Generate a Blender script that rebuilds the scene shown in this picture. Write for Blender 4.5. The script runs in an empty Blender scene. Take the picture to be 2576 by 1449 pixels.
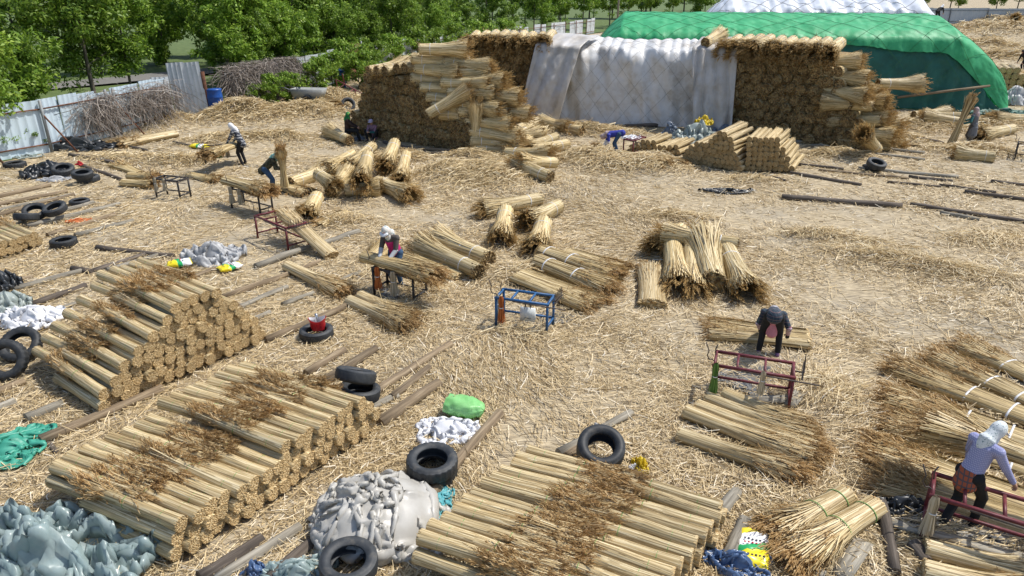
import bpy, math, random
import numpy as np
from mathutils import Vector, Matrix

SC = bpy.context.scene
COL = SC.collection
PI = math.pi
R = math.radians

# ---------------------------------------------------------------- camera, sky, sun, exposure
CAM_H, PITCH, FPX = 6.3, R(23.0), 1786.0          # height, downward pitch, focal length in px of a 2576 px wide frame
cam_d = bpy.data.cameras.new('camera')
cam_d.sensor_width = 36.0
cam_d.lens = 36.0 * FPX / 2576.0
cam_d.clip_start = 0.1
cam_d.clip_end = 2000
cam = bpy.data.objects.new('camera', cam_d)
COL.objects.link(cam)
cam.location = (0, 0, CAM_H)
cam.rotation_euler = (PI / 2 - PITCH, 0, 0)
SC.camera = cam

SUN_AZ = (0.95, 0.30)                              # horizontal direction towards the sun
SUN_EL = R(58)
world = bpy.data.worlds.new('World')
SC.world = world
world.use_nodes = True
wn = world.node_tree.nodes
sky = wn.new('ShaderNodeTexSky')
sky.sky_type = 'NISHITA'
sky.sun_disc = False
sky.sun_elevation = SUN_EL
sky.sun_rotation = math.atan2(SUN_AZ[0], SUN_AZ[1])
sky.air_density = 1.0
sky.dust_density = 1.5
wn['Background'].inputs['Strength'].default_value = 0.14
world.node_tree.links.new(sky.outputs[0], wn['Background'].inputs[0])
sun_d = bpy.data.lights.new('sun', 'SUN')
sun_d.energy = 4.2
sun_d.angle = R(0.53)
sun_d.color = (1.0, 0.965, 0.905)
sun = bpy.data.objects.new('sun', sun_d)
COL.objects.link(sun)
sv = Vector((SUN_AZ[0] * math.cos(SUN_EL), SUN_AZ[1] * math.cos(SUN_EL), math.sin(SUN_EL)))
sun.rotation_euler = sv.to_track_quat('Z', 'Y').to_euler()
vs = SC.view_settings
vs.view_transform = 'Standard'
vs.look = 'None'
vs.gamma = 1.0
vs.use_curve_mapping = False
vs.exposure = 0.27

# ---------------------------------------------------------------- helpers
def G(u, v, z=0.0):
    """the point of the yard (at height z) surveyed at photo coordinates (u, v)"""
    xc, yc = (u - 1288) / FPX, (724.5 - v) / FPX
    d = (xc, math.cos(PITCH) + yc * math.sin(PITCH), -math.sin(PITCH) + yc * math.cos(PITCH))
    t = (z - CAM_H) / d[2]
    return Vector((d[0] * t, d[1] * t, z))

def ordinal(n):
    o = ['first', 'second', 'third', 'fourth', 'fifth', 'sixth', 'seventh', 'eighth', 'ninth', 'tenth', 'eleventh', 'twelfth',
         'thirteenth', 'fourteenth', 'fifteenth', 'sixteenth', 'seventeenth', 'eighteenth', 'nineteenth', 'twentieth']
    if n < 20:
        return o[n]
    t = {2: 'twenty', 3: 'thirty', 4: 'forty', 5: 'fifty'}[(n + 1) // 10]
    k = (n + 1) % 10
    return t + '-' + o[k - 1] if k else {'twenty': 'twentieth', 'thirty': 'thirtieth', 'forty': 'fortieth', 'fifty': 'fiftieth'}[t]

def tag(o, label=None, cat=None, group=None, kind=None):
    if label: o['label'] = label
    if cat: o['category'] = cat
    if group: o['group'] = group
    if kind: o['kind'] = kind
    return o

def link(name, me, parent=None, mat=None):
    o = bpy.data.objects.new(name, me)
    COL.objects.link(o)
    if parent is not None:
        o.parent = parent
    if mat is not None and me is not None:
        me.materials.clear(); me.materials.append(mat)
    return o

def empty(name, loc=(0, 0, 0), rz=0.0):
    o = bpy.data.objects.new(name, None)
    COL.objects.link(o)
    o.empty_display_size = 0.2
    o.location = loc
    o.rotation_euler = (0, 0, rz)
    return o

def qmesh(name, V, Q, mats=(), mi=None, smooth=False):
    """mesh from numpy verts (N,3) and quads (M,4)"""
    V = np.ascontiguousarray(V, dtype=np.float32).reshape(-1, 3)
    Q = np.ascontiguousarray(Q, dtype=np.int32).reshape(-1, 4)
    me = bpy.data.meshes.new(name)
    me.vertices.add(len(V)); me.vertices.foreach_set('co', V.ravel())
    me.loops.add(Q.size); me.loops.foreach_set('vertex_index', Q.ravel())
    me.polygons.add(len(Q)); me.polygons.foreach_set('loop_start', np.arange(0, Q.size, 4, dtype=np.int32))
    for m in mats: me.materials.append(m)
    if mi is not None: me.polygons.foreach_set('material_index', np.asarray(mi, dtype=np.int32))
    if smooth: me.polygons.foreach_set('use_smooth', np.ones(len(Q), dtype=bool))
    me.update(calc_edges=True)
    return me

def ribbons(C, W):
    """C, W (n,k,3): centre lines and half-width vectors -> verts, quads"""
    n, k = C.shape[:2]
    V = np.stack([C - W, C + W], 2).reshape(-1, 3)
    b = (np.arange(n)[:, None] * k + np.arange(k - 1)[None, :]) * 2
    Q = np.stack([b, b + 1, b + 3, b + 2], -1).reshape(-1, 4)
    return V, Q

def join(parts):
    """[(V,Q,mi)] -> V,Q,mi"""
    Vs, Qs, Ms, o = [], [], [], 0
    for V, Q, m in parts:
        Vs.append(V); Qs.append(Q + o); o += len(V)
        Ms.append(np.full(len(Q), m, dtype=np.int32))
    return np.concatenate(Vs), np.concatenate(Qs), np.concatenate(Ms)

def grid(nu, nv, close_u=False):
    """quads for a grid of nu x nv points (row-major, u outer)"""
    ui = np.arange(nu if close_u else nu - 1)
    a = ui[:, None] * nv + np.arange(nv - 1)[None, :]
    b = ((ui + 1) % nu)[:, None] * nv + np.arange(nv - 1)[None, :]
    return np.stack([a, b, b + 1, a + 1], -1).reshape(-1, 4)

def tube(pts, rad, n=6, caps=True):
    """tube along points with radius or radii -> V, Q"""
    P = np.array([tuple(p) for p in pts], dtype=float)
    k = len(P)
    rad = np.broadcast_to(np.asarray(rad, dtype=float), (k,))
    T = np.gradient(P, axis=0) if k > 2 else np.repeat((P[1] - P[0])[None], 2, 0)
    T /= np.linalg.norm(T, axis=1)[:, None] + 1e-9
    ref = np.array((0, 0, 1.0)) if abs(T[:, 2]).max() < 0.9 else np.array((1.0, 0.13, 0))
    A = np.cross(T, ref); A /= np.linalg.norm(A, axis=1)[:, None] + 1e-9
    B = np.cross(T, A)
    th = np.arange(n) * 2 * PI / n
    V = P[:, None] + rad[:, None, None] * (A[:, None] * np.cos(th)[None, :, None] + B[:, None] * np.sin(th)[None, :, None])
    V = V.reshape(-1, 3)
    a = np.arange(k - 1)[:, None] * n + np.arange(n)[None]
    b = np.arange(k - 1)[:, None] * n + (np.arange(n)[None] + 1) % n
    Q = np.stack([a, b, b + n, a + n], -1).reshape(-1, 4)
    if caps:
        V = np.concatenate([V, P[:1], P[-1:]])
        i = np.arange(0, n, 2)
        c0 = np.stack([np.full_like(i, k * n), (i + 2) % n, (i + 1) % n, i], -1)
        c1 = np.stack([np.full_like(i, k * n + 1), (k - 1) * n + i, (k - 1) * n + (i + 1) % n, (k - 1) * n + (i + 2) % n], -1)
        if n % 2 == 0:
            Q = np.concatenate([Q, c0, c1])
    return V, Q

def boxv(cx, cy, cz, sx, sy, sz):
    V = np.array([(x, y, z) for x in (-.5, .5) for y in (-.5, .5) for z in (-.5, .5)]) * (sx, sy, sz) + (cx, cy, cz)
    Q = np.array([(0, 1, 3, 2), (4, 6, 7, 5), (0, 4, 5, 1), (2, 3, 7, 6), (0, 2, 6, 4), (1, 5, 7, 3)])
    return V, Q

def bar(p, q, w, h=None):
    """square-section bar from p to q"""
    h = h or w
    p, q = Vector(p), Vector(q)
    d = (q - p)
    M = frame_of(d.normalized())
    V, Q = boxv(d.length / 2, 0, 0, d.length, w, h)
    m = np.array(M.to_3x3())
    return V @ m.T + np.array(p), Q

def frame_of(d, roll=0.0, up=(0, 0, 1)):
    x = Vector(d).normalized()
    u = Vector(up)
    if abs(x.dot(u)) > 0.98: u = Vector((0, 1, 0))
    y = u.cross(x).normalized()
    z = x.cross(y)
    M = Matrix((x, y, z)).transposed().to_4x4()
    return M @ Matrix.Rotation(roll, 4, 'X')

def place(o, p, d, roll=0.0, scale=1.0):
    o.matrix_world = Matrix.Translation(Vector(p)) @ frame_of(d, roll) @ Matrix.Diagonal((scale, scale, scale, 1)) if np.isscalar(scale) else \
        Matrix.Translation(Vector(p)) @ frame_of(d, roll) @ Matrix.Diagonal((scale[0], scale[1], scale[2], 1))

def copy_tree(o, parent=None):
    c = o.copy(); COL.objects.link(c)
    if parent is not None: c.parent = parent
    for ch in list(o.children):
        copy_tree(ch, c)
    return c

def vnoise(x, y, seed=0):
    """smooth value noise on numpy arrays, about -1..1"""
    xi, yi = np.floor(x).astype(np.int64), np.floor(y).astype(np.int64)
    fx, fy = x - xi, y - yi
    fx, fy = fx * fx * (3 - 2 * fx), fy * fy * (3 - 2 * fy)
    def h(a, b):
        n = (a * 374761393 + b * 668265263 + seed * 1442695041) & 0x7fffffff
        n = ((n ^ (n >> 13)) * 1274126177) & 0x7fffffff
        n = (n ^ (n >> 16)) & 0xffff
        return n / 32767.5 - 1
    return (h(xi, yi) * (1 - fx) + h(xi + 1, yi) * fx) * (1 - fy) + (h(xi, yi + 1) * (1 - fx) + h(xi + 1, yi + 1) * fx) * fy

# ---------------------------------------------------------------- materials
def nt(name):
    m = bpy.data.materials.new(name); m.use_nodes = True
    t = m.node_tree
    return m, t, t.nodes, t.links, t.nodes['Principled BSDF']

def ramp(n, stops):
    r = n.new('ShaderNodeValToRGB')
    e = r.color_ramp.elements
    while len(e) < len(stops): e.new(0.5)
    for i, (p, c) in enumerate(stops):
        e[i].position = p; e[i].color = (*c, 1)
    return r

def m_island(name, stops, rough=0.6, noise=None, trans=0.0, spec=0.3, objvar=0.0):
    """colour differs from stalk to stalk (random per island) with an optional noise along it"""
    m, t, n, l, b = nt(name)
    g = n.new('ShaderNodeNewGeometry')
    src = g.outputs['Random Per Island']
    if noise:
        tc = n.new('ShaderNodeTexCoord'); mp = n.new('ShaderNodeMapping'); mp.inputs['Scale'].default_value = noise
        nz = n.new('ShaderNodeTexNoise'); nz.inputs['Scale'].default_value = 1.0; nz.inputs['Detail'].default_value = 3
        l.new(tc.outputs['Object'], mp.inputs['Vector']); l.new(mp.outputs[0], nz.inputs['Vector'])
        ad = n.new('ShaderNodeMath'); ad.operation = 'MULTIPLY_ADD'; ad.inputs[1].default_value = 0.55
        ml = n.new('ShaderNodeMath'); ml.operation = 'MULTIPLY'; ml.inputs[1].default_value = 0.6
        l.new(nz.outputs[0], ml.inputs[0]); l.new(src, ad.inputs[0]); l.new(ml.outputs[0], ad.inputs[2])
        src = ad.outputs[0]
    r = ramp(n, stops); l.new(src, r.inputs[0])
    out = r.outputs[0]
    if objvar:
        oi = n.new('ShaderNodeObjectInfo'); hs = n.new('ShaderNodeHueSaturation')
        ma = n.new('ShaderNodeMath'); ma.operation = 'MULTIPLY_ADD'; ma.inputs[1].default_value = objvar; ma.inputs[2].default_value = 1 - objvar / 2
        l.new(oi.outputs['Random'], ma.inputs[0]); l.new(ma.outputs[0], hs.inputs['Value']); l.new(out, hs.inputs['Color'])
        out = hs.outputs[0]
    l.new(out, b.inputs['Base Color'])
    b.inputs['Roughness'].default_value = rough
    b.inputs['Specular IOR Level'].default_value = spec
    if trans:
        tr = n.new('ShaderNodeBsdfTranslucent'); mx = n.new('ShaderNodeMixShader'); mx.inputs[0].default_value = trans
        l.new(out, tr.inputs['Color']); l.new(b.outputs[0], mx.inputs[1]); l.new(tr.outputs[0], mx.inputs[2])
        l.new(mx.outputs[0], n['Material Output'].inputs['Surface'])
    return m

def m_noise(name, stops, scale=4.0, rough=0.7, stretch=(1, 1, 1), detail=5, bump=0.0, bscale=None, metal=0.0, spec=0.4, objvar=0.0, coat=0.0, trans=0.0, alpha=None):
    m, t, n, l, b = nt(name)
    tc = n.new('ShaderNodeTexCoord'); mp = n.new('ShaderNodeMapping'); mp.inputs['Scale'].default_value = stretch
    nz = n.new('ShaderNodeTexNoise'); nz.inputs['Scale'].default_value = scale; nz.inputs['Detail'].default_value = detail
    nz.inputs['Roughness'].default_value = 0.65
    l.new(tc.outputs['Object'], mp.inputs['Vector']); l.new(mp.outputs[0], nz.inputs['Vector'])
    r = ramp(n, stops); l.new(nz.outputs[0], r.inputs[0])
    out = r.outputs[0]
    if objvar:
        oi = n.new('ShaderNodeObjectInfo'); hs = n.new('ShaderNodeHueSaturation')
        ma = n.new('ShaderNodeMath'); ma.operation = 'MULTIPLY_ADD'; ma.inputs[1].default_value = objvar; ma.inputs[2].default_value = 1 - objvar / 2
        l.new(oi.outputs['Random'], ma.inputs[0]); l.new(ma.outputs[0], hs.inputs['Value']); l.new(out, hs.inputs['Color'])
        out = hs.outputs[0]
    l.new(out, b.inputs['Base Color'])
    b.inputs['Roughness'].default_value = rough; b.inputs['Metallic'].default_value = metal
    b.inputs['Specular IOR Level'].default_value = spec
    if bump:
        bp = n.new('ShaderNodeBump'); bp.inputs['Strength'].default_value = bump; bp.inputs['Distance'].default_value = 0.02
        if bscale:
            n2 = n.new('ShaderNodeTexNoise'); n2.inputs['Scale'].default_value = bscale; n2.inputs['Detail'].default_value = 3
            l.new(mp.outputs[0], n2.inputs['Vector']); l.new(n2.outputs[0], bp.inputs['Height'])
        else:
            l.new(nz.outputs[0], bp.inputs['Height'])
        l.new(bp.outputs[0], b.inputs['Normal'])
    sh = b.outputs[0]
    if trans:
        tr = n.new('ShaderNodeBsdfTranslucent'); mx = n.new('ShaderNodeMixShader'); mx.inputs[0].default_value = trans
        l.new(out, tr.inputs['Color']); l.new(sh, mx.inputs[1]); l.new(tr.outputs[0], mx.inputs[2]); sh = mx.outputs[0]
    if alpha:
        tp = n.new('ShaderNodeBsdfTransparent'); mx = n.new('ShaderNodeMixShader'); mx.inputs[0].default_value = alpha
        l.new(tp.outputs[0], mx.inputs[1]); l.new(sh, mx.inputs[2]); sh = mx.outputs[0]
    l.new(sh, n['Material Output'].inputs['Surface'])
    return m

def m_flat(name, c, rough=0.6, metal=0.0, var=0.15, scale=9.0, spec=0.4):
    lo = tuple(x * (1 - var) for x in c); hi = tuple(min(1, x * (1 + var)) for x in c)
    return m_noise(name, [(0.3, lo), (0.7, hi)], scale=scale, rough=rough, metal=metal, spec=spec)

def m_check(name, bg, lines, sc=22.0, rough=0.85, w=0.22):
    """woven check: stripes along two axes over a ground colour"""
    m, t, n, l, b = nt(name)
    tc = n.new('ShaderNodeTexCoord'); sp = n.new('ShaderNodeSeparateXYZ'); l.new(tc.outputs['Object'], sp.inputs[0])
    cur = None
    xy = n.new('ShaderNodeMath'); xy.operation = 'ADD'; l.new(sp.outputs[0], xy.inputs[0]); l.new(sp.outputs[1], xy.inputs[1])
    for src, col in ((xy.outputs[0], lines[0]), (sp.outputs[2], lines[1])):
        a = n.new('ShaderNodeMath'); a.operation = 'MULTIPLY'; a.inputs[1].default_value = sc; l.new(src, a.inputs[0])
        fr = n.new('ShaderNodeMath'); fr.operation = 'FRACT'; l.new(a.outputs[0], fr.inputs[0])
        lt = n.new('ShaderNodeMath'); lt.operation = 'LESS_THAN'; lt.inputs[1].default_value = w; l.new(fr.outputs[0], lt.inputs[0])
        mx = n.new('ShaderNodeMix'); mx.data_type = 'RGBA'
        l.new(lt.outputs[0], mx.inputs[0])
        if cur is None: mx.inputs[6].default_value = (*bg, 1)
        else: l.new(cur, mx.inputs[6])
        mx.inputs[7].default_value = (*col, 1)
        cur = mx.outputs[2]
    l.new(cur, b.inputs['Base Color']); b.inputs['Roughness'].default_value = rough
    return m

M = {}
M['straw'] = m_island('straw', [(0.0, (0.28, 0.19, 0.085)), (0.3, (0.52, 0.39, 0.195)), (0.7, (0.68, 0.545, 0.31)), (1.0, (0.82, 0.71, 0.48))], rough=0.5, trans=0.2)
M['ground_straw'] = m_island('ground_straw', [(0.0, (0.22, 0.155, 0.08)), (0.22, (0.44, 0.325, 0.165)), (0.6, (0.61, 0.475, 0.265)), (0.88, (0.74, 0.61, 0.39)), (1.0, (0.84, 0.77, 0.63))], rough=0.5, trans=0.1)
M['reed'] = m_island('reed', [(0.15, (0.10, 0.06, 0.025)), (0.36, (0.38, 0.27, 0.125)), (0.62, (0.58, 0.45, 0.24)), (0.95, (0.80, 0.69, 0.45))], rough=0.45, noise=(1.5, 30, 30), trans=0.08, objvar=0.25)
M['reed_raw'] = m_island('reed_raw', [(0.15, (0.16, 0.10, 0.04)), (0.36, (0.44, 0.32, 0.145)), (0.62, (0.64, 0.505, 0.265)), (0.95, (0.84, 0.72, 0.47))], rough=0.5, noise=(1.5, 20, 20), trans=0.08, objvar=0.25)
M['reed_loose'] = m_island('reed_loose', [(0.0, (0.14, 0.085, 0.03)), (0.3, (0.40, 0.285, 0.125)), (0.7, (0.58, 0.44, 0.215)), (1.0, (0.76, 0.63, 0.38))], rough=0.5, trans=0.08)
M['core'] = m_noise('reed_core', [(0.3, (0.24, 0.155, 0.06)), (0.5, (0.40, 0.285, 0.12)), (0.7, (0.52, 0.39, 0.18))], scale=1.0, stretch=(2, 60, 60), rough=0.7, detail=4, bump=0.5)
M['butt'] = m_island('reed_butt', [(0.0, (0.32, 0.20, 0.085)), (0.35, (0.50, 0.35, 0.165)), (0.8, (0.62, 0.46, 0.235)), (1.0, (0.74, 0.60, 0.36))], rough=0.7, objvar=0.2)
M['butt_raw'] = m_island('reed_butt_raw', [(0.0, (0.10, 0.06, 0.025)), (0.5, (0.25, 0.165, 0.075)), (1.0, (0.46, 0.33, 0.16))], rough=0.8, objvar=0.5)
M['plume'] = m_island('reed_plume', [(0.0, (0.25, 0.14, 0.05)), (0.4, (0.42, 0.27, 0.11)), (0.8, (0.54, 0.37, 0.175)), (1.0, (0.66, 0.51, 0.30))], rough=0.8, trans=0.3, objvar=0.3)
M['plume_raw'] = m_island('reed_plume_raw', [(0.0, (0.18, 0.10, 0.03)), (0.4, (0.38, 0.24, 0.085)), (0.8, (0.50, 0.34, 0.14)), (1.0, (0.62, 0.48, 0.26))], rough=0.8, trans=0.3, objvar=0.3)
M['white_tie'] = m_flat('white_tie', (0.66, 0.66, 0.66), rough=0.4)
M['green_tie'] = m_flat('green_tie', (0.16, 0.30, 0.08), rough=0.5)
M['wood'] = m_noise('old_wood', [(0.28, (0.06, 0.043, 0.026)), (0.5, (0.185, 0.135, 0.082)), (0.72, (0.33, 0.26, 0.17))], scale=1.0, stretch=(1.2, 22, 22), rough=0.85, detail=6, bump=0.6, objvar=0.55)
M['wood_grey'] = m_noise('grey_wood', [(0.28, (0.085, 0.075, 0.058)), (0.5, (0.23, 0.205, 0.16)), (0.72, (0.37, 0.34, 0.275))], scale=1.0, stretch=(1.2, 22, 22), rough=0.85, detail=6, bump=0.5, objvar=0.3)
M['wood_dark'] = m_noise('dark_wood', [(0.28, (0.035, 0.028, 0.022)), (0.5, (0.095, 0.075, 0.058)), (0.72, (0.19, 0.16, 0.13))], scale=1.0, stretch=(1.2, 22, 22), rough=0.9, detail=6, bump=0.6, objvar=0.4)
M['rubber'] = m_noise('rubber', [(0.3, (0.015, 0.017, 0.019)), (0.55, (0.032, 0.035, 0.038)), (0.78, (0.09, 0.083, 0.07))], scale=7, rough=0.6, detail=6, objvar=0.4, bump=0.1)
M['black'] = m_flat('black_rubber', (0.015, 0.015, 0.016), rough=0.6)

# ---------------------------------------------------------------- the ground of the yard
def m_ground():
    m, t, n, l, b = nt('yard_ground')
    tc = n.new('ShaderNodeTexCoord')
    outs = []
    for i, (rot, sx, sy) in enumerate(((0.4, 3, 55), (1.6, 3, 48), (2.5, 4, 60), (-0.3, 2.5, 40))):
        mp = n.new('ShaderNodeMapping'); mp.inputs['Rotation'].default_value = (0, 0, rot); mp.inputs['Scale'].default_value = (sx, sy, 1)
        mp.inputs['Location'].default_value = (i * 7.3, i * 3.1, 0)
        w = n.new('ShaderNodeTexNoise'); w.inputs['Scale'].default_value = 0.8; w.inputs['Detail'].default_value = 2
        va = n.new('ShaderNodeVectorMath'); va.operation = 'MULTIPLY_ADD'
        l.new(tc.outputs['Object'], w.inputs['Vector']); l.new(w.outputs['Color'], va.inputs[0]); va.inputs[1].default_value = (0.5, 0.5, 0)
        l.new(tc.outputs['Object'], va.inputs[2]); l.new(va.outputs[0], mp.inputs['Vector'])
        nz = n.new('ShaderNodeTexNoise'); nz.inputs['Scale'].default_value = 1.0; nz.inputs['Detail'].default_value = 1.5
        l.new(mp.outputs[0], nz.inputs['Vector']); outs.append(nz.outputs[0])
    cur = outs[0]
    for o in outs[1:]:
        mx = n.new('ShaderNodeMath'); mx.operation = 'MAXIMUM'; l.new(cur, mx.inputs[0]); l.new(o, mx.inputs[1]); cur = mx.outputs[0]
    r = ramp(n, [(0.47, (0.13, 0.105, 0.075)), (0.56, (0.31, 0.25, 0.165)), (0.66, (0.50, 0.41, 0.265)), (0.78, (0.70, 0.60, 0.42))])
    l.new(cur, r.inputs[0])
    big = n.new('ShaderNodeTexNoise'); big.inputs['Scale'].default_value = 0.35; big.inputs['Detail'].default_value = 4
    l.new(tc.outputs['Object'], big.inputs['Vector'])
    br = ramp(n, [(0.5, (0, 0, 0)), (0.68, (1, 1, 1))]); l.new(big.outputs[0], br.inputs[0])
    mf = n.new('ShaderNodeMath'); mf.operation = 'MULTIPLY'; mf.inputs[1].default_value = 0.6; l.new(br.outputs[0], mf.inputs[0])
    mix = n.new('ShaderNodeMix'); mix.data_type = 'RGBA'
    l.new(mf.outputs[0], mix.inputs[0]); l.new(r.outputs[0], mix.inputs[6]); mix.inputs[7].default_value = (0.31, 0.275, 0.215, 1)
    l.new(mix.outputs[2], b.inputs['Base Color'])
    b.inputs['Roughness'].default_value = 0.9; b.inputs['Specular IOR Level'].default_value = 0.15
    bp = n.new('ShaderNodeBump'); bp.inputs['Strength'].default_value = 0.7; bp.inputs['Distance'].default_value = 0.02
    l.new(cur, bp.inputs['Height']); l.new(bp.outputs[0], b.inputs['Normal'])
    return m
M['ground'] = m_ground()

# heaps of loose straw: photo position, half axes in metres, height, yaw
BUMPS = [(1215, 455, 2.2, 1.5, .42, 0), (1120, 440, 1.2, .8, .25, .3), (655, 300, 2.8, 1.6, .55, .2), (570, 300, 1.6, 1.2, .35, 0), (790, 290, 2.4, 1.3, .4, -.3),
         (270, 330, 1.8, 1.0, .4, 1.2), (390, 310, 2.2, .9, .45, 1.3), (1000, 405, 1.6, .9, .3, 0), (1480, 405, 1.6, 1.1, .35, .4), (1590, 425, 2.2, 1.0, .35, -.2),
         (1470, 335, 2.6, 1.0, .35, -.2), (1700, 550, 1.3, .5, .16, -.1), (2120, 610, 1.6, .5, .1, -.35), (2230, 655, 1.7, .55, .16, -.5), (2400, 690, 1.6, .6, .15, -.3), (2500, 610, 1.4, .7, .12, 0),
         (2040, 600, 1.0, .4, .12, -.2), (1000, 790, 1.0, .4, .12, -.2), (1080, 740, .7, .5, .12, 0), (1330, 850, .8, .35, .1, -.2), (2080, 990, .7, .8, .15, 0), (1300, 690, .8, .6, .12, 0),
         (2330, 325, 2.0, 1.2, .35, 0), (2480, 320, 2.2, 1.2, .3, 0), (2440, 385, 2.0, .8, .3, -.3), (2100, 395, 1.6, .7, .25, 0), (1950, 395, 1.0, .6, .2, 0),
         (560, 355, 1.5, .9, .25, 0), (450, 410, 1.6, .8, .22, 0), (700, 350, 1.8, .9, .25, 0), (300, 400, 1.4, .7, .18, 0), (840, 250, 2.6, 1.4, .4, -.5), (960, 690, .9, .5, .12, .5),
         (1250, 430, 1.2, .7, .25, .2), (1190, 400, 1.3, .6, .25, 0), (870, 560, 1.0, .6, .12, 0), (1640, 410, 1.1, .7, .22, 0), (2260, 360, 1.3, .8, .25, 0), (1890, 455, 1.0, .5, .14, 0),
         (2480, 130, 6, 3, 1.0, .2), (2560, 95, 8, 4, 1.5, 0), (2470, 85, 7, 4, 1.3, -.3), (2540, 150, 4, 2, .7, 0), (2420, 62, 9, 4, 1.6, 0), (2530, 68, 9, 4, 1.7, 0), (2500, 190, 3, 1.6, .6, .3)]
_B = []
for (u, v, rx, ry, h, yaw) in BUMPS:
    p = G(u, v)
    _B.append((p.x, p.y, rx, ry, h, math.cos(yaw), math.sin(yaw)))

def HF(x, y):
    x = np.asarray(x, dtype=float); y = np.asarray(y, dtype=float)
    z = 0.018 * vnoise(x * .9, y * .9, 3) + 0.012 * vnoise(x * 2.7, y * 2.7, 5)
    for (bx, by, rx, ry, h, c, s) in _B:
        dx, dy = x - bx, y - by
        a = (dx * c + dy * s) / rx; b = (-dx * s + dy * c) / ry
        q = a * a + b * b
        z = z + h * np.exp(-q * 1.4) * (1 + .35 * vnoise(x * 1.6, y * 1.6, 9))
    return z

def hz(p):
    return float(HF(np.array([p[0]]), np.array([p[1]]))[0])

xs = np.concatenate([[-420, -200, -110, -70], np.arange(-48, 40, .45), np.arange(40, 104, 1.0), [120, 150, 220, 420]])
ys = np.concatenate([[-30, -12], np.arange(-4, 64, .45), np.arange(64, 132, 1.0), [150, 180, 240, 340, 560]])
X, Y = np.meshgrid(xs, ys, indexing='ij')
Zg = HF(X, Y)
ground = link('ground', qmesh('ground', np.stack([X, Y, Zg], -1), grid(len(xs), len(ys)), [M['ground']], smooth=True))
tag(ground, 'straw littered bare earth of the reed yard', None, kind='structure')

# fence line on the left and back of the yard (used as a limit for the straw too)
FENCE = [(-20.6, 26.0), (-19.1, 29.2), (-18.1, 32.9), (-16.6, 38.6), (-13.45, 46.8), (-11.6, 55.4), (-9.4, 63.0), (-4.0, 78.0), (3.5, 92.0), (13.0, 112.0), (26.0, 130.0)]
def fence_x(y):
    return np.interp(y, [p[1] for p in FENCE], [p[0] for p in FENCE])

BARE = [(1830, 515, 1.5), (2180, 740, 1.3), (2080, 560, 1.6), (1380, 1060, .9), (2250, 580, 1.4), (700, 640, .8), (1250, 790, .5), (1640, 480, 1.2), (1080, 395, 1.2), (640, 390, 1.2), (2290, 830, .8), (320, 250, .1)]
def scatter_straw():
    rng = np.random.default_rng(11)
    n = 520000
    rr = 3.2 * (58 / 3.2) ** (rng.random(n) ** 0.78)
    th = R(90) + (rng.random(n) * 2 - 1) * R(50)
    x, y = rr * np.cos(th), rr * np.sin(th)
    keep = (y > 0) & (x > fence_x(y) + .4)
    for (u, v, r) in BARE:
        p = G(u, v)
        d2 = ((x - p.x) ** 2 + ((y - p.y) * .8) ** 2) / r ** 2
        keep &= ~((rng.random(n) < .70 * np.exp(-d2 * .9)))
    dens = vnoise(x * .55, y * .55, 21) + .6 * vnoise(x * 1.7, y * 1.7, 22)
    keep &= rng.random(n) < np.clip(.74 + .65 * dens, .10, 1)
    x, y, rr = x[keep], y[keep], rr[keep]
    # extra straw thrown on the heaps
    ex, ey = [x], [y]
    for (bx, by, rx_, ry_, h, c, s) in _B:
        m = int(min(3000, 450 * rx_ * ry_ * (1 + 2 * h))) if by < 60 else 2000
        a_, b_ = rng.normal(0, .55, m) * rx_, rng.normal(0, .55, m) * ry_
        ex.append(bx + a_ * c - b_ * s); ey.append(by + a_ * s + b_ * c)
    fx_, fy_ = rng.uniform(24, 85, 26000), rng.uniform(44, 126, 26000)
    ex.append(fx_); ey.append(fy_)
    x, y = np.concatenate(ex), np.concatenate(ey); rr = np.hypot(x, y)
    n = len(x)
    wid = .0044 * (.6 + .8 * rng.random(n)) * np.maximum(1, rr / 12) ** .72
    ln = (.08 + .32 * rng.random(n) ** 1.8)
    z0 = HF(x, y)
    e = .25
    slope = np.hypot(HF(x + e, y) - z0, HF(x, y + e) - z0) / e
    yaw = rng.random(n) * 2 * PI + 1.2 * vnoise(x * .8, y * .8, 31)
    # combed patches: neighbouring straws lie roughly the same way
    comb = vnoise(x * .35, y * .35, 41)
    yaw = np.where(comb > .38, PI * vnoise(x * .25, y * .25, 43) + rng.normal(0, .45, n), yaw)
    tilt = rng.normal(0, .13 + .5 * np.minimum(slope, .8), n)
    lift = .008 + np.abs(rng.normal(0, .02 + .07 * np.minimum(slope, 1), n))
    d = np.stack([np.cos(yaw) * np.cos(tilt), np.sin(yaw) * np.cos(tilt), np.sin(tilt)], -1)
    c = np.stack([x, y, z0 + lift + np.abs(np.sin(tilt)) * ln * .35], -1)
    bend = rng.normal(0, .06, n) * ln
    side = np.stack([-np.sin(yaw), np.cos(yaw), np.zeros(n)], -1)
    C = np.stack([c - d * ln[:, None] / 2, c + side * bend[:, None], c + d * ln[:, None] / 2], 1)
    ro = rng.normal(0, .7, n)
    w = side * np.cos(ro)[:, None] + np.stack([np.zeros(n), np.zeros(n), np.sin(ro)], -1)
    W = np.repeat((w * wid[:, None])[:, None], 3, 1)
    V, Q = ribbons(C, W)
    o = link('loose_straw', qmesh('loose_straw', V, Q, [M['ground_straw']]))
    tag(o, 'loose golden straw strewn over the whole yard', 'straw', kind='stuff')
scatter_straw()

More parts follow.
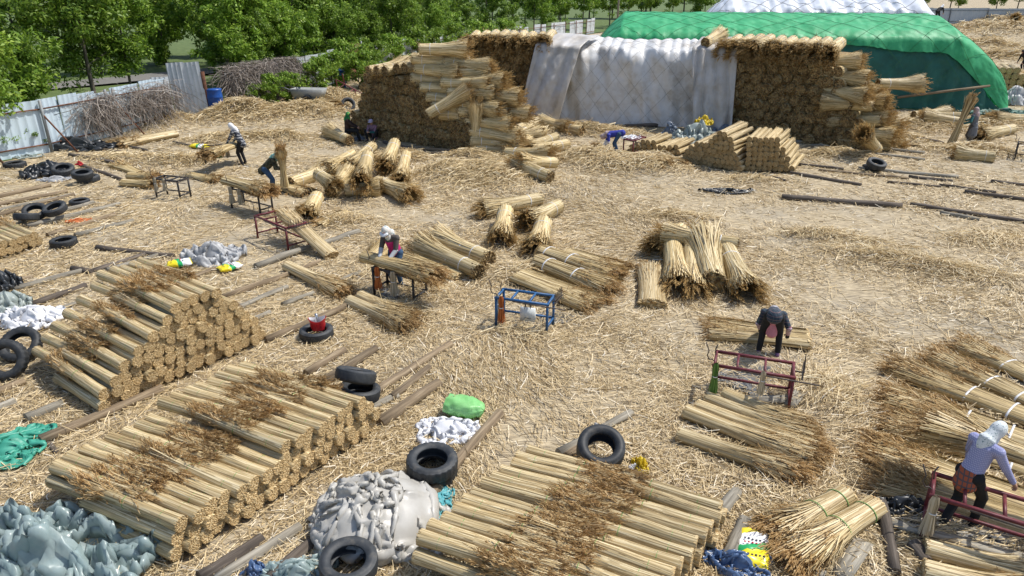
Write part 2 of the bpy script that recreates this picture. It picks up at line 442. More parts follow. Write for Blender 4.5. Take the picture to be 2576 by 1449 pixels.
def straw_heaps():
    rng = np.random.default_rng(77)
    Cs, Ws = [], []
    for (bx, by, rx_, ry_, h, c, s) in _B:
        far = by > 60
        m = int(min(2600, 420 * rx_ * ry_ * (.6 + 2 * h))) if not far else 1500
        a_, b_ = rng.normal(0, .5, m) * rx_, rng.normal(0, .5, m) * ry_
        x, y = bx + a_ * c - b_ * s, by + a_ * s + b_ * c
        z = HF(x, y)
        q = np.exp(-((a_ / rx_) ** 2 + (b_ / ry_) ** 2))
        ln = (.22 + .5 * rng.random(m)) * (2.2 if far else 1)
        flow = math.atan2(s, c) + rng.normal(0, .5)
        yaw = flow + rng.normal(0, .75, m)
        tilt = rng.normal(.05, .22, m)
        d = np.stack([np.cos(yaw) * np.cos(tilt), np.sin(yaw) * np.cos(tilt), np.sin(tilt)], -1)
        cen = np.stack([x, y, z + .03 + (.05 + .28 * h) * q * rng.random(m) + .3 * ln * np.abs(np.sin(tilt))], -1)
        droop = np.stack([np.zeros(m), np.zeros(m), .10 * ln], -1)
        Cs.append(np.stack([cen - d * ln[:, None] / 2 - droop, cen, cen + d * ln[:, None] / 2 - droop], 1))
        wv = np.stack([-np.sin(yaw), np.cos(yaw), rng.normal(0, .6, m)], -1)
        w = .0042 * max(1.0, math.hypot(bx, by) / 13) ** .8 * (.6 + .8 * rng.random(m))
        Ws.append(np.repeat((wv * w[:, None])[:, None], 3, 1))
    V, Q = ribbons(np.concatenate(Cs), np.concatenate(Ws))
    o = link('straw_heaps', qmesh('straw_heaps', V, Q, [M['straw']]))
    tag(o, 'tangled heaps of long pale straw between the benches and stacks', 'straw', kind='stuff')
straw_heaps()

# ---------------------------------------------------------------- reed bundles
def reed(name, L, prof, n=240, w=.0075, butt=0, buttmess=.01, plume=None, flat=1.0, seed=0, mats=None, spread=.05, k=6, sag=0.0, fan=0.0, k_len=.12, hair=0):
    """a sheaf of reeds along +X, butts at x=0.
    prof: [(x, radius)]; plume: (count, x0, x1, length, size); flat squeezes it vertically; fan widens it towards the tip.
    returns stalk mesh and plume mesh (or None)"""
    rng = np.random.default_rng(seed)
    px, pr = [p[0] for p in prof], [p[1] for p in prof]
    def shape(P, x):
        # flatten, sag and fan
        P = P.copy()
        f = 1 + fan * (np.clip(x / L, 0, 1.3)) ** 1.5
        P[..., 1] *= f
        P[..., 2] = P[..., 2] * flat - sag * np.clip(x / L, 0, 1.2) ** 2
        return P
    parts = []
    # core
    nx, na = 9, 14
    cx = np.linspace(.006, L * .93, nx)
    th = np.arange(na) * 2 * PI / na
    rr = np.interp(cx, px, pr) * .93
    rad = rr[:, None] * (1 + .05 * rng.standard_normal((1, na)))
    C = np.stack([np.repeat(cx[:, None], na, 1), rad * np.cos(th), rad * np.sin(th)], -1)
    C = shape(C, C[..., 0])
    V = C.reshape(-1, 3)
    a = np.arange(nx - 1)[:, None] * na + np.arange(na)[None]
    b = np.arange(nx - 1)[:, None] * na + (np.arange(na)[None] + 1) % na
    Q = np.stack([a, b, b + na, a + na], -1).reshape(-1, 4)
    V = np.concatenate([V, shape(np.array([[.006, 0, 0]]), np.array([.006]))])
    i = np.arange(0, na, 2)
    Q = np.concatenate([Q, np.stack([np.full_like(i, nx * na), (i + 2) % na, (i + 1) % na, i], -1)])
    parts.append((V, Q, 1))
    # stalks on the outside
    th = rng.random(n) * 2 * PI
    x0 = rng.normal(0, buttmess, n)
    x1 = L * (1 - k_len * rng.random(n) ** 1.3)
    tt = np.linspace(0, 1, k)
    xx = x0[:, None] + (x1 - x0)[:, None] * tt
    drift = rng.normal(0, .22, n)
    ang = th[:, None] + drift[:, None] * tt
    lay = (.95 + .10 * rng.random(n))[:, None]
    r_ = np.interp(xx, px, pr) * lay + spread * np.abs(rng.standard_normal(n))[:, None] * tt ** 4
    C = np.stack([xx, r_ * np.cos(ang), r_ * np.sin(ang)], -1)
    C = shape(C, C[..., 0])
    wv = (w * (.6 + .8 * rng.random(n)))[:, None] * np.linspace(1, .7, k)[None]
    W = np.stack([np.zeros_like(ang), -np.sin(ang) * wv, np.cos(ang) * wv * max(flat, .6)], -1)
    V, Q = ribbons(C, W)
    parts.append((V, Q, 0))
    # stalk ends on the butt face
    if butt:
        j = np.arange(butt)
        rb = np.sqrt((j + .5) / butt) * pr[0]
        ab = j * 2.39996 + rng.normal(0, .2, butt)
        cy, cz = rb * np.cos(ab), rb * np.sin(ab)
        xo = rng.normal(-.003, buttmess * (.35 if butt >= 100 else .9), butt)
        s = pr[0] / math.sqrt(butt) * (.75 + .35 * rng.random(butt))
        q = np.array([(-1, -1), (1, -1), (1, 1), (-1, 1)])
        ro = rng.random(butt) * PI
        co, si = np.cos(ro), np.sin(ro)
        yy = cy[:, None] + s[:, None] * (q[None, :, 0] * co[:, None] - q[None, :, 1] * si[:, None])
        zz = cz[:, None] + s[:, None] * (q[None, :, 0] * si[:, None] + q[None, :, 1] * co[:, None])
        front = np.stack([np.repeat(xo[:, None], 4, 1), yy, zz], -1)
        back = np.stack([np.repeat(xo[:, None] + .03, 4, 1), yy, zz], -1)
        V = np.concatenate([front, back], 1).reshape(-1, 3)
        V = shape(V, V[:, 0])
        o = np.arange(butt)[:, None] * 8
        fq = np.concatenate([o + [[0, 3, 2, 1]], o + [[0, 1, 5, 4]], o + [[1, 2, 6, 5]], o + [[2, 3, 7, 6]], o + [[3, 0, 4, 7]]])
        parts.append((V, fq, 2))
    if hair:
        ab = rng.random(hair) * 2 * PI; rb = pr[0] * np.sqrt(rng.random(hair)) * 1.02
        p0 = np.stack([rng.normal(0, .02, hair), rb * np.cos(ab), rb * np.sin(ab)], -1)
        d0 = np.stack([-(.3 + .7 * rng.random(hair)), rng.normal(0, .55, hair) + .3 * np.cos(ab), rng.normal(0, .55, hair) + .3 * np.sin(ab)], -1)
        hl = (.05 + .17 * rng.random(hair) ** 2)[:, None]
        C = np.stack([p0, p0 + d0 * hl * .5, p0 + d0 * hl + np.array([0, 0, 0])], 1)
        sdv = np.cross(d0, rng.normal(0, 1, (hair, 3))); sdv /= np.linalg.norm(sdv, axis=1)[:, None]
        W = np.repeat((sdv * .007)[:, None], 3, 1)
        V, Q = ribbons(C, W); parts.append((V, Q, 2))
    V, Q, mi = join(parts)
    mats = mats or ('reed', 'core', 'butt', 'plume')
    st = qmesh(name + '_stalks', V, Q, [M[mats[0]], M[mats[1]], M[mats[2]]], mi)
    pm = None
    if plume:
        cnt, xa, xb, pl, ps = plume
        pm = plume_mesh(name + '_plume', rng, cnt, xa, xb, pl, ps, px, pr, shape, M[mats[3]])
    return st, pm

def plume_mesh(name, rng, cnt, xa, xb, pl, ps, px, pr, shape, mat, up=.25):
    """feathery brown panicles at the tips: each a bent spine with barbs"""
    nb = 13
    x = xa + (xb - xa) * rng.random(cnt)
    ang = rng.random(cnt) * 2 * PI
    r0 = np.interp(x, px, pr) * np.sqrt(.25 + .85 * rng.random(cnt))
    base = np.stack([x, r0 * np.cos(ang), r0 * np.sin(ang)], -1)
    base = shape(base, x)
    d = np.stack([np.ones(cnt), rng.normal(0, .26, cnt) + .25 * np.cos(ang), rng.normal(0, .15, cnt) + .18 * np.sin(ang)], -1)
    d /= np.linalg.norm(d, axis=1)[:, None]
    ln = pl * (.6 + .7 * rng.random(cnt))
    # spine + barbs
    t = rng.random((cnt, nb)) * .9
    root = base[:, None] + d[:, None] * (t * ln[:, None])[..., None]
    root[..., 2] -= (t ** 2) * ln[:, None] * .18
    bd = d[:, None] * 1.0 + rng.normal(0, .33, (cnt, nb, 3))
    bd /= np.linalg.norm(bd, axis=2)[..., None]
    bl = ps * (.6 + .9 * rng.random((cnt, nb)))[..., None] * 3.4 * (1.05 - t)[..., None]
    tip = root + bd * bl
    tip[..., 2] -= ps * .5
    mid = (root + tip) / 2 + rng.normal(0, ps * .2, (cnt, nb, 3))
    C = np.stack([root, mid, tip], 2).reshape(-1, 3, 3)
    s = np.cross(bd, rng.normal(0, 1, (cnt, nb, 3))); s /= np.linalg.norm(s, axis=2)[..., None] + 1e-9
    s = (s * ps * .21).reshape(-1, 1, 3) * np.array([.6, 1.0, .25])[None, :, None]
    V, Q = ribbons(C, s)
    # spines
    P = np.stack([base - d * .1, base + d * ln[:, None] * .5, base + d * ln[:, None]], 1)
    P[:, 2, 2] -= ln * .15
    sd = np.cross(d, (0, 0, 1)); sd /= np.linalg.norm(sd, axis=1)[:, None] + 1e-9
    W2 = np.repeat((sd * ps * .09)[:, None], 3, 1)
    V2, Q2 = ribbons(P, W2)
    V, Q, _ = join([(V, Q, 0), (V2, Q2, 0)])
    return qmesh(name, V, Q, [mat])

def tie_mesh(name, r, w, flat=1.0, mat=None, rz=1.0):
    n = 20
    th = np.arange(n) * 2 * PI / n
    V = np.concatenate([np.stack([np.full(n, x), np.cos(th) * rr, np.sin(th) * rr * flat], -1)
                        for x, rr in ((-w / 2, r * .985), (-w / 2, r * 1.03), (w / 2, r * 1.03), (w / 2, r * .985))])
    i = np.arange(n); j = (i + 1) % n
    Q = np.concatenate([np.stack([a * n + i, a * n + j, (a + 1) * n + j, (a + 1) * n + i], -1) for a in range(3)])
    return qmesh(name, V, Q, [mat])

FIN = [(0, .134), (.06, .130), (.27, .115), (.52, .130), (.86, .106), (1.0, .112), (1.25, .105), (1.5, .09), (1.8, .06)]
fin_protos = [reed('cut_bundle_%d' % i, 1.62, FIN, n=260, w=.0072, butt=230, buttmess=.005, plume=(125, 1.02, 1.58, .32, .036), seed=50 + i, spread=.03) for i in range(5)]
fin_tie = tie_mesh('cut_bundle_tie', .121, .008, mat=M['green_tie'])
RAW = [(0, .215), (.12, .238), (.42, .222), (.65, .238), (.85, .222), (1.2, .25), (1.6, .285), (2.0, .30), (2.3, .26)]
raw_mats = ('reed_raw', 'core', 'butt_raw', 'plume_raw')
raw_protos = [reed('raw_bundle_%d' % i, 2.0, RAW, n=430, w=.010, butt=70, buttmess=.035, plume=(150, 1.3, 2.05, .36, .036), seed=90 + i, spread=.10, mats=raw_mats, hair=55) for i in range(4)]
raw_tie = tie_mesh('raw_bundle_tie', .234, .022, mat=M['white_tie'])
BR = random.Random(5)

def cut_bundle(p, d, label, group, plume=True, ties=True, roll=None, scale=1.0, k=None, trimmed=False):
    k = BR.randrange(len(fin_protos)) if k is None else k
    st, pm = fin_protos[k]
    if trimmed:
        o = link('trimmed_bundle', st); place(o, p, d, BR.uniform(-PI, PI), scale)
        return tag(o, label, 'reed bundle', group)
    root = empty('reed_bundle')
    place(root, p, d, BR.uniform(-PI, PI) if roll is None else roll, scale)
    tag(root, label, 'reed bundle', group)
    link('stalks', st, root)
    if plume: link('plume', pm, root)
    if ties:
        for x in (.27, .86):
            t = link('tie', fin_tie, root); t.location = (x, 0, 0)
    return root

def raw_bundle(p, d, label, group, plume=True, ties=True, roll=None, scale=1.0, k=None, whole=True):
    k = BR.randrange(len(raw_protos)) if k is None else k
    st, pm = raw_protos[k]
    roll = BR.uniform(-PI, PI) if roll is None else roll
    if not whole:
        o = link('packed_reed_bundle', st); place(o, p, d, roll, scale)
        return tag(o, label, 'reed bundle', group)
    root = empty('raw_reed_bundle')
    place(root, p, d, roll, scale)
    tag(root, label, 'reed bundle', group)
    link('stalks', st, root)
    if plume: link('plume', pm, root)
    if ties:
        for x in (.42, .85):
            t = link('tie', raw_tie, root); t.location = (x, 0, 0)
    return root

def stack(base, E, A, layers, width, where, group, r=.096, z0=.08, leftrows=True, lscale=(1.0, .73, .73), seed=1, plumes=True, vary=True, end='near end', facing='right'):
    """bundles laid across, butts to both sides.  base: front corner on the ground, E along the butt face, A pointing out of it.
    layers: [(s_start, count)] bottom to top"""
    rs = random.Random(seed)
    E = Vector((*E, 0)).normalized(); A = Vector((*A, 0)).normalized()
    base = Vector((*base, 0))
    d = 2 * r * .985
    for k, (s0, cnt) in enumerate(layers):
        z = z0 + r + k * r * 1.72
        nxt = layers[k + 1] if k + 1 < len(layers) else None
        for i in range(cnt):
            s = s0 + i * d
            covered = nxt is not None and nxt[0] - d * .6 <= s <= nxt[0] + (nxt[1] - 1) * d + d * .6
            top = not covered
            jit = rs.uniform(-.05, .05)
            dirr = (-A + E * rs.uniform(-.03, .03) + Vector((0, 0, rs.uniform(-.015, .03) + (.035 if top else 0))))
            p = base + E * s + A * jit + Vector((0, 0, z + rs.uniform(-.012, .012)))
            lay = ['bottom', 'second', 'third', 'fourth', 'fifth', 'sixth', 'seventh', 'eighth', 'ninth'][k]
            cut_bundle(p, dirr, '%s bundle from %s, %s layer, butt facing %s, %s' % (ordinal(i), end, lay, facing, where), group, plume=top and plumes, ties=top, scale=lscale if not vary else (lscale[0] * rs.uniform(.95, 1.04), lscale[1] * rs.uniform(.93, 1.08), lscale[2] * rs.uniform(.90, 1.05)), trimmed=not plumes)
            edge = i == 0 or i == cnt - 1
            if leftrows and (top or (edge and k > 0)):
                p2 = base + E * (s + rs.uniform(-.03, .03) + d * .35) - A * (width + rs.uniform(-.05, .05)) + Vector((0, 0, z + .02))
                d2 = (A + E * rs.uniform(-.03, .03) + Vector((0, 0, .03)))
                cut_bundle(p2, d2, '%s bundle from %s, %s layer, butt facing left, %s' % (ordinal(i), end, lay, where), group, plume=top and plumes, ties=top, scale=lscale if not vary else (lscale[0] * rs.uniform(.95, 1.04), lscale[1] * rs.uniform(.93, 1.08), lscale[2] * rs.uniform(.90, 1.05)), trimmed=not plumes)

stack((-6.50, 9.62), (.57, .82), (.82, -.57), [(0.02, 17), (.09, 16), (.28, 15), (.50, 13), (.74, 11), (1.02, 9), (1.32, 6), (1.48, 5)], 2.45, 'stepped left stack', 'cut reed bundles in the stepped left stack', seed=2)
stack((-3.92, 6.42), (.567, .824), (.905, -.425), [(0.02, 18), (.09, 18), (.16, 17), (1.70, 8)], 2.4, 'long stack in front', 'cut reed bundles in the long front stack', seed=3)
stack((1.27, 5.24), (.62, .785), (.905, -.425), [(-.2, 14), (-.12, 13), (-.03, 12)], 2.6, 'front stack near wide tyre', 'cut reed bundles in the stack near the wide tyre', seed=4, z0=.05)
stack((-13.3, 15.5), (.42, .91), (.85, -.52), [(0.0, 13), (.10, 12)], 2.4, 'low stack at left edge', 'cut reed bundles in the low stack at the left edge', seed=5, leftrows=False)

# ---------------------------------------------------------------- logs and planks
LR = random.Random(8)
def log(p, q, r, label,  mat='wood', group='weathered logs lying on the straw', taper=.85, dz=0.0, name='log'):
    """a weathered pole lying on the ground between photo points p and q"""
    r *= .84
    a, b = G(*p), G(*q)
    a.z, b.z = hz(a) + r * .55 + dz, hz(b) + r * .55 + dz
    L = (b - a).length
    k = max(5, int(L / .35))
    n = 10
    rs = np.random.default_rng(LR.randrange(10 ** 6))
    t = np.linspace(0, 1, k)
    rad = r * (1 + (taper - 1) * t) * (1 + .05 * rs.standard_normal(k))
    wob = np.cumsum(rs.normal(0, .012, (k, 2)), 0); wob -= wob[0] + (wob[-1] - wob[0]) * t[:, None]
    P = np.stack([t * L, wob[:, 0], wob[:, 1] * .4], -1)
    V, Q = tube(P, rad, n)
    V = V.copy()
    V[:k * n] += rs.normal(0, r * .035, (k * n, 3))
    me = qmesh('log', V, Q, [M[mat]], smooth=False)
    # split surface between smooth sides and flat ends
    me.polygons.foreach_set('use_smooth', np.array([1] * ((k - 1) * n) + [0] * (len(Q) - (k - 1) * n), dtype=bool))
    o = link(name, me)
    place(o, a, b - a, LR.uniform(-3, 3))
    return tag(o, label, 'log', group)

def plank(p, q, w, label, mat='wood_grey', h=.035):
    a, b = G(*p), G(*q); a.z, b.z = hz(a) + .05, hz(b) + .05
    L = (b - a).length
    V, Q = boxv(L / 2, 0, 0, L, w, h)
    V = V + np.random.default_rng(int(p[0])).normal(0, .006, V.shape)
    o = link('plank', qmesh('plank', V, Q, [M[mat]])); place(o, a, b - a)
    return tag(o, label, 'plank', 'boards lying on the straw')

LOGS = [
 # left cluster
 ((-60, 512), (127, 469), .11, 'brown pole at far left edge, farthest of the pole rows', 'wood'),
 ((-60, 532), (172, 484), .09, 'pole second from the back in the left edge pole rows', 'wood'),
 ((-60, 545), (180, 492), .08, 'thin grey pole third from the back, left edge rows', 'wood_grey'),
 ((-40, 557), (187, 493), .09, 'brown pole fourth from the back, left edge rows', 'wood'),
 ((50, 561), (237, 513), .10, 'grey pole running past the tilted tyre at left', 'wood_grey'),
 ((70, 573), (302, 517), .10, 'long grey pole between tilted tyre and orange rag', 'wood_grey'),
 ((120, 597), (291, 543), .09, 'pole beneath the orange rag at left', 'wood'),
 ((190, 597), (335, 556), .09, 'pole ending behind the lone flat tyre at left', 'wood_grey'),
 ((246, 628), (437, 648), .10, 'dark squared beam lying across poles near yellow packet', 'wood_dark'),
 ((233, 686), (365, 643), .08, 'dark thin pole running up behind the stepped left stack', 'wood_dark'),
 ((270, 686), (398, 645), .09, 'grey pole behind the stepped stack, nearest the yellow packet', 'wood_grey'),
 ((183, 681), (236, 688), .10, 'short dark log stub behind the stepped left stack', 'wood_dark'),
 ((37, 732), (213, 684), .09, 'long grey pole running to black bag at left edge', 'wood_grey'),
 ((38, 714), (82, 699), .07, 'short pole stub beside the black bag', 'wood'),
 ((83, 772), (217, 723), .10, 'thick dark pole left of the stepped stack', 'wood_dark'),
 ((127, 792), (215, 760), .07, 'pale pole end beside white cloth at left', 'wood_grey'),
 ((455, 712), (548, 680), .08, 'pole in front of the grey plastic heap', 'wood'),
 ((563, 752), (806, 662), .09, 'brown pole passing behind the single bundle on the ground', 'wood'),
 ((644, 676), (904, 585), .11, 'pale barkless trunk passing under the maroon bench', 'wood_grey'),
 ((587, 782), (724, 725), .08, 'grey pole right of the stepped stack, upper one', 'wood_grey'),
 ((711, 771), (790, 743), .08, 'hollow grey pipe like pole below the single bundle', 'wood_grey'),
 ((844, 716), (912, 694), .07, 'short pole end left of the dark bench legs', 'wood_grey'),
 ((668, 862), (884, 772), .10, 'pole running behind the tyre with the red bag', 'wood'),
 ((612, 817), (680, 789), .08, 'grey pole right of the stepped stack, lower one', 'wood_grey'),
 ((770, 945), (867, 886), .10, 'squared brown pole above the long front stack', 'wood'),
 ((815, 968), (947, 884), .11, 'brown pole behind the heap of three tyres', 'wood'),
 ((930, 1000), (1134, 871), .10, 'long brown pole reaching furthest into open straw', 'wood'),
 ((985, 1005), (1080, 930), .09, 'broken pole between the two long brown poles', 'wood'),
 ((917, 1035), (1000, 997), .08, 'squared grey pole below the tyre heap', 'wood_grey'),
 ((955, 1074), (1104, 969), .12, 'thick brown pole pointing at the lime green bag', 'wood'),
 ((1055, 1290), (1257, 1046), .11, 'long brown pole between white cloth and front stack', 'wood'),
 ((680, 1470), (905, 1255), .10, 'dark pole running under the beige plastic heap', 'wood_dark'),
 ((505, 1465), (662, 1365), .11, 'dark cracked pole beside the long front stack', 'wood_dark'),
 ((545, 1470), (757, 1334), .09, 'smooth grey pole left of the beige plastic heap', 'wood_grey'),
 ((105, 1118), (410, 985), .11, 'support pole under the butts of the stepped stack', 'wood'),
 ((66, 1058), (160, 1020), .10, 'grey broken pole end left of the stepped stack', 'wood_grey'),
 ((-30, 1045), (40, 1014), .10, 'grey pole at left edge above the green sheet', 'wood_grey'),
 ((-30, 1006), (64, 965), .09, 'brown pole at left edge below the leaning tyres', 'wood'),
 ((80, 1072), (148, 1148), .06, 'thin dark batten crossing below the stepped stack', 'wood_dark'),
 ((1405, 1145), (1588, 1044), .09, 'grey squared pole under the wide smooth tyre', 'wood_grey'),
 ((1425, 1152), (1462, 1128), .08, 'short pale pole stub beside the wide smooth tyre', 'wood'),
 ((1808, 1300), (1852, 1246), .11, 'grey flat topped pole sticking out beside front stack', 'wood_grey'),
 ((1672, 1240), (1706, 1228), .07, 'pole stub peeping from behind the front stack', 'wood'),
 ((1826, 1420), (1872, 1320), .12, 'thick cracked log between front stack and printed bag', 'wood_grey'),
 ((2214, 1274), (2250, 1450), .10, 'rotten dark post lying in front of the corner bench', 'wood_dark'),
 ((2294, 1378), (2330, 1425), .10, 'dark log stub under the corner bench', 'wood_dark'),
 # right, running across
 ((1966, 500), (2268, 524), .13, 'thickest dark log lying in the open right yard', 'wood_dark'),
 ((2289, 518), (2600, 564), .10, 'long dark log running out of frame at right', 'wood_dark'),
 ((2365, 538), (2463, 556), .08, 'grey pole in front of the long right log', 'wood_grey'),
 ((2425, 485), (2600, 508), .09, 'dark pole at right edge behind the long log', 'wood_dark'),
 ((1987, 437), (2166, 468), .09, 'rough dark log right of the twin cut stacks', 'wood_dark'),
 ((2007, 417), (2122, 428), .08, 'dark pole touching the right cut stack', 'wood_dark'),
 ((2059, 430), (2286, 451), .07, 'thin pole left below the pair of tyres', 'wood'),
 ((2158, 427), (2410, 448), .10, 'pale grey straight log below the pair of tyres', 'wood_grey'),
 ((2285, 446), (2396, 457), .08, 'dark pole laid beside the pale grey log', 'wood_dark'),
 ((2119, 383), (2326, 404), .09, 'long grey pole between great stack and tyre pair', 'wood_grey'),
 ((2212, 376), (2326, 389), .09, 'grey pole second from the great stack foot', 'wood_grey'),
 ((2239, 357), (2320, 363), .12, 'thick log at the foot of the stepped stack end', 'wood_dark'),
 ((2320, 357), (2376, 364), .10, 'dark log end right of the thick stack log', 'wood_dark'),
 ((2230, 366), (2326, 376), .07, 'thin pole just below the thick stack log', 'wood'),
 ((2232, 460), (2366, 471), .06, 'thin dark stick left of the white scraps', 'wood_dark'),
 ((2492, 459), (2600, 470), .08, 'dark pole at the right edge, upper of two', 'wood_dark'),
 ((2362, 468), (2505, 486), .07, 'dark pole above the long right log', 'wood_dark'),
 ((1999, 360), (2043, 361), .10, 'pale log stub at the foot of the great stack', 'wood_grey'),
 ((2038, 368), (2083, 373), .08, 'grey log stub in front of the pale stub', 'wood_grey'),
 ((1915, 444), (1976, 458), .08, 'dark pole below the twin cut stacks', 'wood_dark'),
 ((2338, 275), (2524, 282), .09, 'pale pole lying along the green heap foot', 'wood_grey'),
 # middle and far left
 ((966, 361), (1058, 383), .12, 'dark log in front of the seated workers', 'wood_dark'),
 ((1056, 376), (1178, 388), .11, 'log along the foot of the left heap', 'wood'),
 ((1040, 389), (1150, 392), .08, 'lower dark log in front of the left heap', 'wood_dark'),
 ((177, 393), (288, 414), .11, 'dark log between black sheets and loose sheaf', 'wood_dark'),
 ((203, 418), (312, 456), .09, 'dark pole right of the tyre with red rag', 'wood_dark'),
 ((258, 379), (358, 391), .08, 'pole below the long black sheet', 'wood'),
 ((330, 373), (372, 381), .08, 'short dark pole under the far sheaf', 'wood_dark'),
 ((438, 360), (482, 371), .08, 'dark pole beside the red white packet', 'wood_dark'),
 ((1363, 298), (1426, 291), .12, 'dark log on the foot of the left hanging cloth', 'wood_dark'),
 ((1572, 321), (1717, 318), .13, 'long log weighing down the white tarpaulin foot', 'wood_dark'),
]
for (p, q, r, lab, mt) in LOGS:
    log(p, q, r, lab, mt)
plank((2112, 1460), (2172, 1372), .22, 'wide grey board lying below the pair of bundles')
plank((2015, 1425), (2075, 1455), .10, 'narrow grey batten under the plume ends', 'wood_grey')
plank((2225, 1320), (2600, 1420), .16, 'grey white board lying under the corner bench', 'wood_grey')
plank((1985, 1030), (2008, 1002), .18, 'flat grey board beside the maroon bench leg', 'wood_grey')
plank((1880, 1010), (2005, 1016), .2, 'grey strip of board under the maroon bench', 'wood_grey')

# ---------------------------------------------------------------- tyres
def tyre_mesh(name, R0=.35, w=.11, rin=.20, lug=0, ribs=0, seed=0):
    """cross-section swept round the axis Z; lug: tread blocks, ribs: circumferential grooves"""
    nseg = 72
    prof = []            # (radius, z)
    bead = [(rin, -w * .62), (rin + .012, -w * .78)]
    side = [(rin + (R0 - rin) * .35, -w * 1.0), (rin + (R0 - rin) * .65, -w * 1.04), (R0 - .035, -w * .93), (R0 - .012, -w * .80)]
    prof = bead + side
    nt_ = 9
    tread = []
    for i in range(nt_):
        z = -w * .78 + 2 * w * .78 * i / (nt_ - 1)
        tread.append((R0 - (.010 if (ribs and i % 2) else 0) - .012 * (z / w) ** 2, z))
    prof = prof + tread + [(r, -z) for r, z in side[::-1]] + [(r, -z) for r, z in bead[::-1]]
    inner = [(rin + .02, w * .55), (R0 - .05, w * .75), (R0 - .03, 0), (R0 - .05, -w * .75), (rin + .02, -w * .55)]
    prof = prof + inner
    P = np.array(prof)
    m = len(P)
    th = np.arange(nseg) * 2 * PI / nseg
    rr = np.repeat(P[None, :, 0], nseg, 0)
    if lug:
        mask = np.zeros(m, bool); mask[len(bead) + 3:len(bead) + len(side) + nt_ + 1] = True
        off = (np.arange(nseg) % 3 == 0)
        rr[np.ix_(off, mask)] -= .014
    V = np.stack([rr * np.cos(th)[:, None], rr * np.sin(th)[:, None], np.repeat(P[None, :, 1], nseg, 0)], -1).reshape(-1, 3)
    i = np.arange(nseg)[:, None]; j = np.arange(m)[None]
    a = i * m + j; b = ((i + 1) % nseg) * m + j; c = ((i + 1) % nseg) * m + (j + 1) % m; d = i * m + (j + 1) % m
    Q = np.stack([a, b, c, d], -1).reshape(-1, 4)
    return qmesh(name, V, Q, [M['rubber']], smooth=not lug)
TY = {'lug': tyre_mesh('lug_tyre', .355, .10, .205, lug=1), 'car': tyre_mesh('car_tyre', .33, .10, .19, ribs=1), 'wide': tyre_mesh('wide_tyre', .34, .155, .185, ribs=1), 'small': tyre_mesh('small_tyre', .30, .085, .185, ribs=1)}
TIE_BAND = None
def tyre(u, v, kind, label, tilt=(0, 0), z=None, rz=0.0, scale=1.0, h=0.0):
    p = G(u, v, .1 if z is None else z)
    w = {'lug': .10, 'car': .10, 'wide': .155, 'small': .085}[kind]
    o = link('tyre', TY[kind])
    o.location = (p.x, p.y, (hz(p) + w * 1.0 + h) if z is None else z)
    o.rotation_euler = (tilt[0], tilt[1], rz)
    o.scale = (scale,) * 3
    return tag(o, label, 'tyre', 'old tyres scattered in the yard')

tyre(796, 836, 'car', 'black tyre with a red bag standing in it')
tyre(1087, 1185, 'lug', 'lower tyre of the pair below the white cloth', z=.10)
tyre(1087, 1163, 'lug', 'knobbly tyre on top of pair below white cloth', tilt=(.06, .03), z=.30)
tyre(877, 1432, 'car', 'lower tyre at the bottom edge by beige plastic', z=.10)
tyre(877, 1417, 'car', 'smooth tyre on top at the bottom edge by beige plastic', tilt=(.10, .05), z=.31)
tyre(1511, 1130, 'wide', 'wide smooth tyre with white tie leaning on a pole', tilt=(.42, -.12), z=.30, rz=.3)
tyre(893, 1004, 'car', 'lowest tyre of the heap behind the front stack', z=.12)
tyre(905, 985, 'car', 'middle tyre of the heap behind the front stack', tilt=(-.12, .15), z=.36)
tyre(895, 944, 'car', 'top tyre of the heap with a white tie, tilted', tilt=(-.45, .2), z=.62)
tyre(160, 609, 'car', 'lone flat tyre beside the low left stack')
tyre(138, 525, 'car', 'tilted tyre lying over the left pole rows', tilt=(.3, -.1), z=.36)
tyre(200, 507, 'small', 'flat small tyre at the ends of the left pole rows')
tyre(66, 545, 'car', 'tyre lying low between poles, nearer of two at left edge', tilt=(-.3, 0), z=.25)
tyre(88, 532, 'car', 'tyre between left poles, half hidden by nearer tyre', tilt=(.35, .2), z=.30)
tyre(52, 868, 'lug', 'tyre leaning on white cloth at left edge, farther one', tilt=(.65, .1), z=.28)
tyre(14, 905, 'lug', 'tyre standing steeply at the left edge, nearer one', tilt=(1.05, .3), z=.34)
tyre(37, 414, 'lug', 'dusty tyre beside the left fence post foot', scale=1.1)
tyre(158, 426, 'lug', 'tyre half wrapped in the black sheet near the fence', tilt=(.25, .15), z=.28, scale=1.05)
tyre(222, 449, 'lug', 'lower tyre under the one holding a red rag', z=.10, scale=1.05)
tyre(207, 438, 'car', 'tyre holding a red rag near the fence', tilt=(.12, .1), z=.34, scale=1.05)
tyre(2196, 421, 'lug', 'front tyre of the pair in the right yard', tilt=(-.15, 0), scale=1.05)
tyre(2205, 412, 'car', 'rear tyre of the pair in the right yard', tilt=(.3, .1), z=.35, scale=1.05)
tyre(876, 263, 'car', 'black tyre leaning behind the left heap near the cart', tilt=(.9, .5), z=.35, scale=1.2)

# ---------------------------------------------------------------- the great heaps of raw bundles
def polygon_inside(poly, s, z):
    c = False
    n = len(poly)
    for i in range(n):
        (x1, y1), (x2, y2) = poly[i], poly[(i + 1) % n]
        if (y1 > z) != (y2 > z) and s < (x2 - x1) * (z - y1) / (y2 - y1) + x1:
            c = not c
    return c

